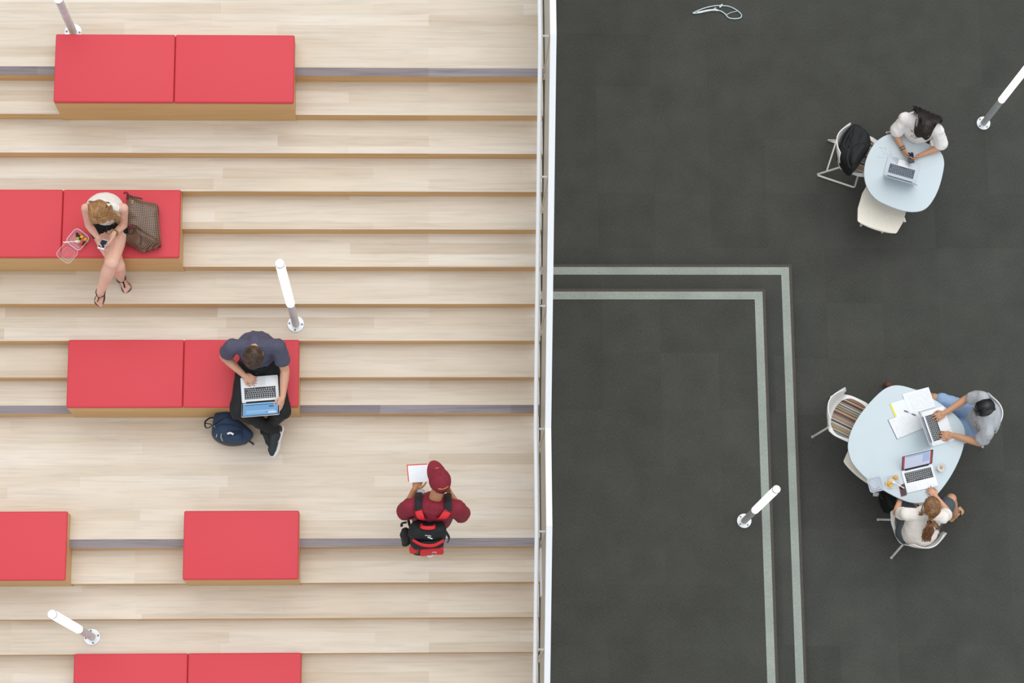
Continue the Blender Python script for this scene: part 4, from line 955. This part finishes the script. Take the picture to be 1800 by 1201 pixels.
# ---- student in the maroon cap walking up onto the landing
J = dict(pel=at(760, 906, .86), che=at(763, 895, 1.17), neck=at(765, 877, 1.44), head=at(772.5, 848, 1.54), shR=at(802, 893, 1.37), shL=at(721, 891, 1.37),
         hipR=at(777, 906, .84), hipL=at(744, 906, .84), f=(-.28, .88, -.38), u=(.05, .40, .9))
J['elL'] = reach(J['shL'], 712, 901, .27, -1); J['wrL'] = reach(J['elL'], 729, 860, .25, 1); J['elR'] = reach(J['shR'], 813, 905, .27, -1); J['wrR'] = reach(J['elR'], 791, 868, .25, 1)
J['knL'] = at(741, 890, .50); J['anL'] = at(741, 884, .09); J['knR'] = at(766, 930, .42); J['anR'] = at(755, 963, -.02)
toeL = at(738, 860, .03); toeR = at(752, 945, -.12)
pz_ = J['wrL'].z+.03
o, tips = skeleton_body(J, 'person', 'skin_tan', 'student in a maroon cap and shirt standing on the stairs reading papers',
    hands=[(J['wrL'], at(739, 838, pz_-.02), (.1, 0, 1), 1, (.05, .05, .1), .98, .05, .1), (J['wrR'], at(783, 850, pz_), (-.8, 0, .4), 1, (.5, .6, .5), .98)], male=True, k=1.0)
PC = o
tee(J, o, 'maroon', .026, .80, True, name='shirt', wr=.012, sf=.018, sl=.018, low=.10, col=.85)
legwear(J, o, 'trousers_dark', 1.0, .014, 'trousers', pr=.15)
haircap(J, o, 'hair_black', 1.04, line=.3, low=-.5, name='hair')
shoe(J['anL'], toeL, (0, 0, 1), o, 'shoe_grey', 'sole_white'); shoe(J['anR'], toeR, (0, .25, .97), o, 'shoe_grey', 'sole_white')
# cap: crown, brim, button, stitched marks
f, u, s = frame((-.30, .90, -.32), (.03, .32, .95)); c = J['head']+u*.020-f*.008
b = B(); prof = []
bm = b.bm; V = []; nu = 48
for i in range(15):
    ph_ = math.pi/2*i/14*1.08
    V.append([bm.verts.new(c+s*(.093*math.sin(ph_)*math.sin(2*math.pi*j/nu))+f*(.108*math.sin(ph_)*math.cos(2*math.pi*j/nu))+u*(.03+.098*math.cos(ph_)*(1 if math.cos(ph_) > 0 else 2))) for j in range(nu)])
for a, d in zip(V, V[1:]):
    for j in range(nu): bm.faces.new((a[j], a[(j+1) % nu], d[(j+1) % nu], d[j]))
bmesh.ops.remove_doubles(bm, verts=V[0], dist=1e-5); bmesh.ops.recalc_face_normals(bm, faces=bm.faces); bmesh.ops.solidify(bm, geom=bm.faces[:], thickness=.002)
cp = b.done('cap', 'maroon', o, angle=60)
def brimpt(q, r):
    a = (q-.5)*math.pi*.86; x = math.sin(a)*.088*(1-.04*r); y = math.cos(a)*.100+r*.108*math.cos(a*.72)
    return c+s*x+f*y+u*(.022-.010*r-.9*x*x*2.2)
B().grid(brimpt, 22, 6, .0025).done('brim', 'maroon', cp, angle=60)
B().ell(c+u*.129, (.007, .007, .005), None, 2).done('button', 'maroon', cp)
b = B()
for j in range(6):
    th = math.pi/3*j+math.pi/6
    b.tube([c+s*(.0937*math.sin(q)*math.sin(th))+f*(.1087*math.sin(q)*math.cos(th))+u*(.03+.0987*math.cos(q)) for q in [math.pi/2*i/10 for i in range(11)]], .0011, 5)
b.done('seam', 'maroon', cp)
def capmark(th0, th1, ph0, n, hgt, name, m='gold_thread'):
    b = B(); rnd = random.Random(n)
    for i in range(n):
        th = th0+(th1-th0)*i/(n-1)
        def Q(t_, p_): return c+s*(.0948*math.sin(p_)*math.sin(t_))+f*(.1098*math.sin(p_)*math.cos(t_))+u*(.03+.0998*math.cos(p_))
        dt = (th1-th0)/(n-1)*.36
        hh = rnd.uniform(.5, 1); b.tube([Q(th, ph0), Q(th, ph0-hgt*hh)], .0030, 5)
    return b.done(name, m, cp)
capmark(math.pi+.50, math.pi-.50, 1.28, 13, .10, 'stitched_word')
capmark(.16, -.16, .98, 4, .2, 'stitched_emblem')
# papers in his hand
P4 = [at(x, y, pz_+.0) for x, y in ((716.5, 819), (753, 817), (755.5, 847), (719.5, 849))]
t = thing('papers', sum(P4, Vector())/4, 'sheets of printed paper on a red folder held by the student in the maroon cap', 'papers')
quad_block([p+Vector((-.009, .009, 0)) for p in P4], pz_-.004, pz_-.001, 'folder', 'red_fabric', t); quad_block(P4, pz_, pz_+.003, 'sheets', 'paper', t)
handwriting(P4, pz_+.0031, 9, t, v0=.12, v1=.9, dense=.92, name='printed_lines')
# his backpack, worn on the back
fx = Vector((-.05, 1, 0)).normalized(); sx = Vector((1, .05, 0)).normalized(); t0 = at(750, 910, 1.30)
t = thing('backpack', t0, 'black and red backpack worn by the student in the maroon cap', 'backpack')
bk = Vector((0, -1, 0)); upv = Vector((0, .16, .987)).normalized(); bkv = sx.cross(upv)*-1
if bkv.y > 0: bkv = -bkv
Pb = lambda x, y, z: t0+sx*x+bkv*y+upv*z             # x right, y away from the back, z up (0 = top centre)
def pack(b, w, d, h, x=0, y=0, z=0, e=.05, seed=0, bump=.006):
    """rounded block hanging down from z"""
    bb = bmesh.new(); bmesh.ops.create_cube(bb, size=1)
    for v in bb.verts: v.co = Vector((v.co.x*w+x, (v.co.y+.5)*d+y, (v.co.z-.5)*h+z))
    bmesh.ops.bevel(bb, geom=bb.edges[:], offset=e, segments=5, affect='EDGES', profile=.5)
    bmesh.ops.subdivide_edges(bb, edges=[q for q in bb.edges if q.calc_length() > .05], cuts=5, use_grid_fill=True)
    for v in bb.verts:
        v.co += Vector((noise.noise(v.co*13+Vector((seed, 0, 0))), noise.noise(v.co*13+Vector((0, seed, 0))), noise.noise(v.co*13+Vector((0, 0, seed)))))*bump*2
        v.co = Pb(*v.co)
    me = bpy.data.meshes.new('t'); bb.to_mesh(me); bb.free(); b.bm.from_mesh(me); bpy.data.meshes.remove(me); return b
pack(B(), .32, .17, .44, e=.075, seed=1, bump=.01).done('main_compartment', 'black_fabric', t, angle=70)
pack(B(), .27, .08, .30, y=.145, z=-.10, e=.04, seed=2).done('front_pocket', 'black_fabric', t, angle=70)
pack(B(), .20, .05, .16, y=.19, z=-.19, x=.03, e=.022, seed=3).done('lower_pocket', 'red_fabric', t, angle=70)
pack(B(), .08, .05, .12, y=.18, z=-.19, x=-.115, e=.02, seed=3).done('side_panel', 'red_fabric', t, angle=70)
pack(B(), .075, .11, .22, y=.03, z=-.14, x=-.185, e=.03, seed=4, bump=.012).done('bottle_pocket', 'black_fabric', t, angle=70)
def band(pts, r, name, m, flat=.25, up=None): return B().tube(smooth_open([Pb(*p) for p in pts], 5), r, 8, flat=flat, up=up).done(name, m, t)
band([(-.125, .165, -.095), (-.05, .215, -.080), (.05, .225, -.080), (.135, .185, -.095)], .016, 'zip_band', 'red_fabric', .5)
band([(-.05, .06, .004), (-.045, .09, .032), (0, .105, .040), (.055, .10, .034), (.065, .075, .004)], .016, 'handle', 'red_fabric', .35)
band([(-.02, .15, -.022), (.03, .16, -.024)], .004, 'zipper_pull', 'logo_white'); band([(.0, .165, -.03), (.04, .18, -.035)], .0055, 'zipper_pull', 'logo_white')
b = B(); b.tube([Pb(.035, .242, -.235), Pb(.045, .243, -.215), Pb(.05, .243, -.235), Pb(.055, .243, -.215), Pb(.07, .242, -.24)], .0035, 6); b.done('emblem', 'logo_white', t)
band([(-.17, .03, -.01), (-.21, .04, .0), (-.215, .06, -.03)], .012, 'side_strap', 'black_strap'); band([(.16, .10, -.12), (.185, .13, -.2), (.175, .14, -.3)], .012, 'side_strap', 'black_strap')
for q, X in (('L', 1), ('R', -1)):
    sh = J['sh'+q]; mid = (J['shL']+J['shR'])/2
    a = Pb(-.030 if q == 'L' else .085, .02, .0); inn = sh.lerp(mid, .36)
    up_ = Vector((0, 0, 1)); p1 = inn+Vector((0, -.045, .098)); p2 = inn+Vector((0, .03, .104)); p3 = inn+Vector((0, .095, .03)); p4 = inn+Vector((-.0, .12, -.10))
    a = a+Vector((0, 0, .03)); m1 = a.lerp(p1, .5)+Vector((0, -.03, .045))
    pp = smooth_open([a, m1, p1], 6); B().tube(pp, .030, 10, flat=.22, up=(1, 0, 0)).done('shoulder_strap', 'red_fabric', t)
    pp = smooth_open([p1, p2, p3, p4, Pb(-.15 if q == 'L' else .15, -.12, -.34), Pb(-.13 if q == 'L' else .13, .0, -.38)], 5); B().tube(pp, [.029]*16+[.012]*(len(pp)-16), 10, flat=.24, up=(1, 0, 0)).done('shoulder_strap', 'black_fabric', t)

# ---- woman with long dark hair at the upper table
zf = FZ
S = at(1620, 219, zf+.97); F = Vector((-.33, -.944, 0)); RT = Vector((-.944, .33, 0))     # her right is the photo's left
pel = S-F*.05; pel.z = zf+.55; che = S+F*.01; che.z = zf+.80
J = dict(pel=pel, che=che, neck=S+Vector((0, 0, .07))+F*.01, head=at(1625, 224, zf+1.13), shR=at(1591, 209, zf+.96), shL=at(1648, 229, zf+.96), hipR=pel+RT*.09, hipL=pel-RT*.09,
         f=(-.24, -.62, -.75), u=(-.18, -.72, .66), bend=-F*.03)
J['elR'] = reach(J['shR'], 1571, 238, .27, -1); J['wrR'] = at(1588, 263, TZ+.045); J['elL'] = reach(J['shL'], 1653, 261, .27, -1); J['wrL'] = at(1617, 273, TZ+.045)
for q, s_ in (('R', 1), ('L', -1)):
    J['kn'+q] = J['hip'+q]+F*.42+RT*.03*s_+Vector((0, 0, -.03)); a = J['kn'+q]+F*(-.05); a.z = zf+.09; J['an'+q] = a
for q in ('elR', 'elL'): J[q].z = max(J[q].z, TZ+.05)
o, tips = skeleton_body(J, 'person', 'skin_warm', 'dark-haired woman in a white printed shirt seated at the upper table',
    hands=[(J['wrR'], at(1598, 284, TZ+.05), (.9, .2, .3), 1, (.35, .45, .4), .92), (J['wrL'], at(1600, 283, TZ+.05), (-.6, .6, .3), -1, (.35, .45, .4), .92)], k=1.0, brow='hair_black')
PD = o
tee(J, o, 'tee_white', .022, .78, name='shirt', sf=.020, wr=.012, low=.10)
legwear(J, o, 'shorts_black', 1.0, .012, 'trousers')
haircap(J, o, 'hair_dark', 1.07, line=.30, name='hair')
f, u, s = frame(J['f'], J['u']); c = J['head']; rnd = random.Random(5); paths = []
for i in range(380):
    x = rnd.uniform(-.092, .092); side = 1 if x > 0 else -1; y0 = -.098+.165*rnd.random(); P0 = c+f*(y0-.012)+u*(.027+.1*math.sqrt(max(.05, 1-(y0/.108)**2)-(x*.4/.09)**2*.5))+s*(side*.002+x*.35)
    P1 = c+s*x*.8+f*(y0*.5-.03)+u*(.112-abs(x)*.35); P2 = c+s*x*1.08-f*(.085+.02*rnd.random())+u*(.05-abs(x)*.3); P3 = c+s*x*1.35-f*(.13)-u*(.03)
    e = at(1631-x*255+rnd.uniform(-3, 3), 200-x*105+rnd.uniform(-5, 5), zf+1.02+rnd.uniform(-.02, .02)); paths.append([P0, P1, P2, P3.lerp(e, .3), e, e+Vector((0, 0, -.10))])
for i in range(50):
    side = rnd.choice((-1, 1)); y0 = rnd.uniform(.0, .08); P0 = c+f*(y0-.012)+u*(.030+.1*math.sqrt(max(.05, 1-(y0/.105)**2)))+s*side*.003
    P1 = c+s*side*.05+f*(y0)+u*.10; P2 = c+s*side*.088+f*(y0*.8)+u*.04; P3 = c+s*side*.095+f*(y0*.3)-u*.05; paths.append([P0, P1, P2, P3, P3-u*.07-f*.02])
locks(o, 'hair_dark', paths, .0058, 'long_hair', .55, 6)
d = J['wrR']-J['elR']; ring(o, J['wrR']-d*.02, d, .027, .0035, 'black_strap'); ring(o, J['wrR']-d*.15, d, .029, .0035, 'black_strap')
phone(at(1601, 277.5, TZ+.075), (.06, -1, .0), (0, 0, 1), .066, .115, 'black_glossy', 'dark phone held by the woman with long dark hair at the upper table')
def chestprint(pts_list, m, name, z, o, r=.003):
    b = B()
    for pts in pts_list: b.tube([at(x, y, z) for x, y in pts], r, 6)
    return b.done(name, m, o)
def on_shirt(o_shirt, pts_list, m, name, o, r=.003):
    """strokes laid on the shirt surface below the given photo points"""
    bpy.context.view_layer.update(); b = B(); inv = wm(o_shirt).inverted(); cp_ = Vector((0, 0, CH))
    for pts in pts_list:
        out = []
        for x, y in pts:
            far = at(x, y, FZ); d = (far-cp_).normalized(); hit, loc, nn, _ = o_shirt.ray_cast(inv @ cp_, inv.to_3x3() @ d)
            if hit: out.append(wm(o_shirt) @ loc+Vector((0, 0, .001)))
        if len(out) > 1: b.tube(out, r, 6, flat=.5)
    return b.done(name, m, o)
ZD = lambda L: [[(1550+x/7.508, 180+y/7.508) for x, y in p] for p in L]
shirtD = [x for x in bpy.data.objects if x.parent == PD and x.name.startswith('shirt')][0]
on_shirt(shirtD, ZD([[(378, 355), (400, 385), (425, 360), (450, 370)], [(385, 380), (420, 400), (465, 398)], [(400, 425), (385, 455)], [(425, 425), (405, 458)], [(430, 425), (475, 435), (460, 478), (415, 465)], [(450, 430), (440, 470)]]), 'black_print', 'shirt_print', PD, .0035)

# ---- man in the grey shirt at the lower table
S = at(1731.5, 729, zf+1.0); F = Vector((-.985, -.17, 0)); RT = Vector((-.17, .985, 0))
pel = S-F*.02; pel.z = zf+.55; che = S-F*.06; che.z = zf+.84
J = dict(pel=pel, che=che, neck=S+Vector((0, 0, .08))+F*.03, head=at(1729.5, 718, zf+1.20), shR=at(1727, 699, zf+.98), shL=at(1736, 760, zf+.98), hipR=pel+RT*.09, hipL=pel-RT*.09,
         f=(-.80, -.30, -.50), u=(-.42, -.18, .88), bend=-F*.03)
J['elR'] = reach(J['shR'], 1697, 703, .28, -1); J['wrR'] = at(1661, 726, TZ+.05); J['elL'] = reach(J['shL'], 1719, 781, .28, -1); J['wrL'] = at(1675, 765, TZ+.05)
for q in ('elR', 'elL'): J[q].z = max(J[q].z, TZ+.055)
J['knR'] = at(1642, 701, zf+.53); J['anR'] = at(1578, 684, zf+.09); J['knL'] = at(1652, 748, zf+.52); J['anL'] = at(1608, 744, zf+.09)
toeR = at(1554, 675.5, zf+.03); toeL = at(1580, 738, zf+.03)
o, tips = skeleton_body(J, 'person', 'skin_warm', 'man in a light grey shirt and blue shorts typing at the lower table',
    hands=[(J['wrR'], at(1636, 741, TZ+.035), (0, 0, -1), -1, (.15, .3, .25), 1.0, .15), (J['wrL'], at(1641, 764, TZ+.035), (0, 0, -1), 1, (.15, .3, .25), 1.0, .10)], male=True, k=1.02, brow='hair_black')
PE = o
shirtE = tee(J, o, 'tee_grey', .018, .58, True, name='shirt', wr=.012, sf=.014, collar=.12)
legwear(J, o, 'shorts_blue', .80, .020, 'shorts', shin=False, pr=.155)
haircap(J, o, 'hair_black', 1.08, line=.22, low=-.35, name='hair')
locks(o, 'hair_black', [[J['head']+frame(J['f'], J['u'])[2]*x*.6+frame(J['f'], J['u'])[0]*(.068-abs(x)*.3)+frame(J['f'], J['u'])[1]*(.085-abs(x)*.2), J['head']+frame(J['f'], J['u'])[2]*x+frame(J['f'], J['u'])[0]*.02+frame(J['f'], J['u'])[1]*(.134-abs(x)*.42), J['head']+frame(J['f'], J['u'])[2]*x*.95-frame(J['f'], J['u'])[0]*.07+frame(J['f'], J['u'])[1]*(.110-abs(x)*.35), J['head']+frame(J['f'], J['u'])[2]*x*.8-frame(J['f'], J['u'])[0]*.118+frame(J['f'], J['u'])[1]*.035] for x in [-.075+.15*i/44 for i in range(45)]], .0052, 'combed_hair', .6, 3)
shoe(J['anR'], toeR, (0, 0, 1), o, 'shoe_brown', 'shoe_brown'); shoe(J['anL'], toeL, (0, 0, 1), o, 'shoe_brown', 'shoe_brown')
f, u, s = frame(J['f'], J['u']); c = J['head']; P = lambda x, y, z: c+(s*x+f*y+u*z)*1.02
b = B()
for q in (-1, 1):
    b.tube([P(q*.032+.022*math.cos(i*math.pi/6), .107, -.010+.018*math.sin(i*math.pi/6)) for i in range(12)], .0022, 6, closed=True)
    b.tube([P(q*.054, .107, -.004), P(q*.076, .08, -.002), P(q*.083, .0, -.002)], .002, 6)
b.tube([P(-.010, .108, -.008), P(.010, .108, -.008)], .002, 6); b.done('glasses', 'zipper', o)
ZE = lambda L: [[(1620+x/9.24, 670+y/9.24) for x, y in p] for p in L]
on_shirt(shirtE, ZE([[(860, 650), (868, 672)], [(880, 665), (885, 690)], [(895, 705), (885, 740)], [(895, 755), (910, 775)]]), 'red_print', 'shirt_print', PE, .005)

# ---- woman with the ponytail at the lower table
S = at(1626, 904, zf+1.0); F = Vector((-.06, .998, 0)); RT = Vector((.998, .06, 0))
pel = S-F*.12; pel.z = zf+.55; che = S-F*.10; che.z = zf+.80
J = dict(pel=pel, che=che, neck=S+Vector((0, 0, .07))+F*.03, head=at(1637, 893, zf+1.19), shR=at(1657, 909, zf+.97), shL=at(1594, 904, zf+.97), hipR=pel+RT*.09, hipL=pel-RT*.09,
         f=(-.05, .80, -.58), u=(.0, .58, .80), bend=-F*.03)
J['elR'] = reach(J['shR'], 1667, 901, .26, -1); J['wrR'] = at(1646, 874, TZ+.04); J['elL'] = reach(J['shL'], 1575, 901, .26, -1); J['wrL'] = at(1584, 874, zf+.66)
J['elR'].z = max(J['elR'].z, TZ+.0)
J['knR'] = at(1672, 877, zf+.50); J['anR'] = at(1679, 907, zf+.09); J['knL'] = at(1588, 872, zf+.50); J['anL'] = at(1585, 880, zf+.09)
toeR = at(1691, 895, zf+.03); toeL = at(1585, 850, zf+.03)
o, tips = skeleton_body(J, 'person', 'skin_beige', 'woman with a ponytail in a cream shirt seated at the lower table',
    hands=[(J['wrR'], at(1627, 853, TZ+.028), (0, 0, -1), -1, (.2, .3, .25), .92, .12), (J['wrL'], at(1600, 862, zf+.64), (0, 0, -1), 1, (.3, .3, .3), .92)],
    feet=[(J['anR'], toeR, .92, None, True, -1), (J['anL'], toeL, .92, None, True, 1)], k=1.0)
PF = o
tee(J, o, 'tee_cream', .020, .50, name='shirt', wr=.012, low=.02, sf=.012, w=(.170, .160, .160, .140, .08), collar=.10)
legwear(J, o, 'shorts_grey', .80, .022, 'shorts', shin=False, pr=.205, wr=.008)
haircap(J, o, 'hair_light_brown', 1.05, line=.30, name='hair')
f, u, s = frame(J['f'], J['u']); c = J['head']; tie = at(1633.5, 918, zf+1.13); rnd = random.Random(12); paths = []
for i in range(150):
    th = rnd.uniform(-1.9, 1.9); r_ = rnd.uniform(.15, 1); x = math.sin(th)*r_*.084; y = math.cos(th)*r_*.095
    z = .034+.1*math.sqrt(max(.0, 1-(x/.09)**2-(y/.11)**2)); P0 = c+s*x+f*(y-.012)+u*z
    mid = c+s*x*.75-f*(.07)+u*(.07 if r_ < .7 else .02); paths.append([P0, P0.lerp(mid, .5)+u*.012, mid-f*.025, tie])
locks(o, 'hair_light_brown', paths, .0060, 'gathered_hair', .5, 9)
paths = []
for i in range(130):
    a = rnd.uniform(0, 6.28); q = rnd.uniform(0, .036); e = at(1628+rnd.uniform(-9, 9), 948+rnd.uniform(-6, 6), zf+.98)
    paths.append([tie, tie+Vector((q*math.cos(a), -.04, .012+q*.6*math.sin(a))), tie.lerp(e, .6)+Vector((q*1.3*math.cos(a), 0, .015+q*math.sin(a))), e])
for i in range(12): paths.append([tie, at(1640+rnd.uniform(0, 4), 919+rnd.uniform(-3, 5), zf+1.1), at(1648+rnd.uniform(-3, 5), 925+rnd.uniform(-4, 6), zf+1.04), at(1645+rnd.uniform(-6, 8), 935+rnd.uniform(-4, 4), zf+1.0)])
locks(o, 'hair_ginger', paths, .0062, 'ponytail', .55, 10)
paths = [[c+s*(-.06)+f*.03+u*.08, c+s*(-.095)+u*.02, c+s*(-.10)-f*.05-u*.04, at(1619+rnd.uniform(-5, 4), 896+rnd.uniform(-2, 10), zf+1.07), at(1618+rnd.uniform(-5, 4), 901+rnd.uniform(-2, 8), zf+.99)] for i in range(24)]
locks(o, 'hair_light_brown', paths, .0058, 'loose_hair', .5, 11)
ring(o, tie, f, .018, .006, 'black_strap', 'hair_tie')
sandal(J['anR'], toeR, (0, 0, 1), o, .92, 'sandal_black', 'sole_yellow', False); sandal(J['anL'], toeL, (0, 0, 1), o, .92, 'sandal_black', 'sole_yellow', False)
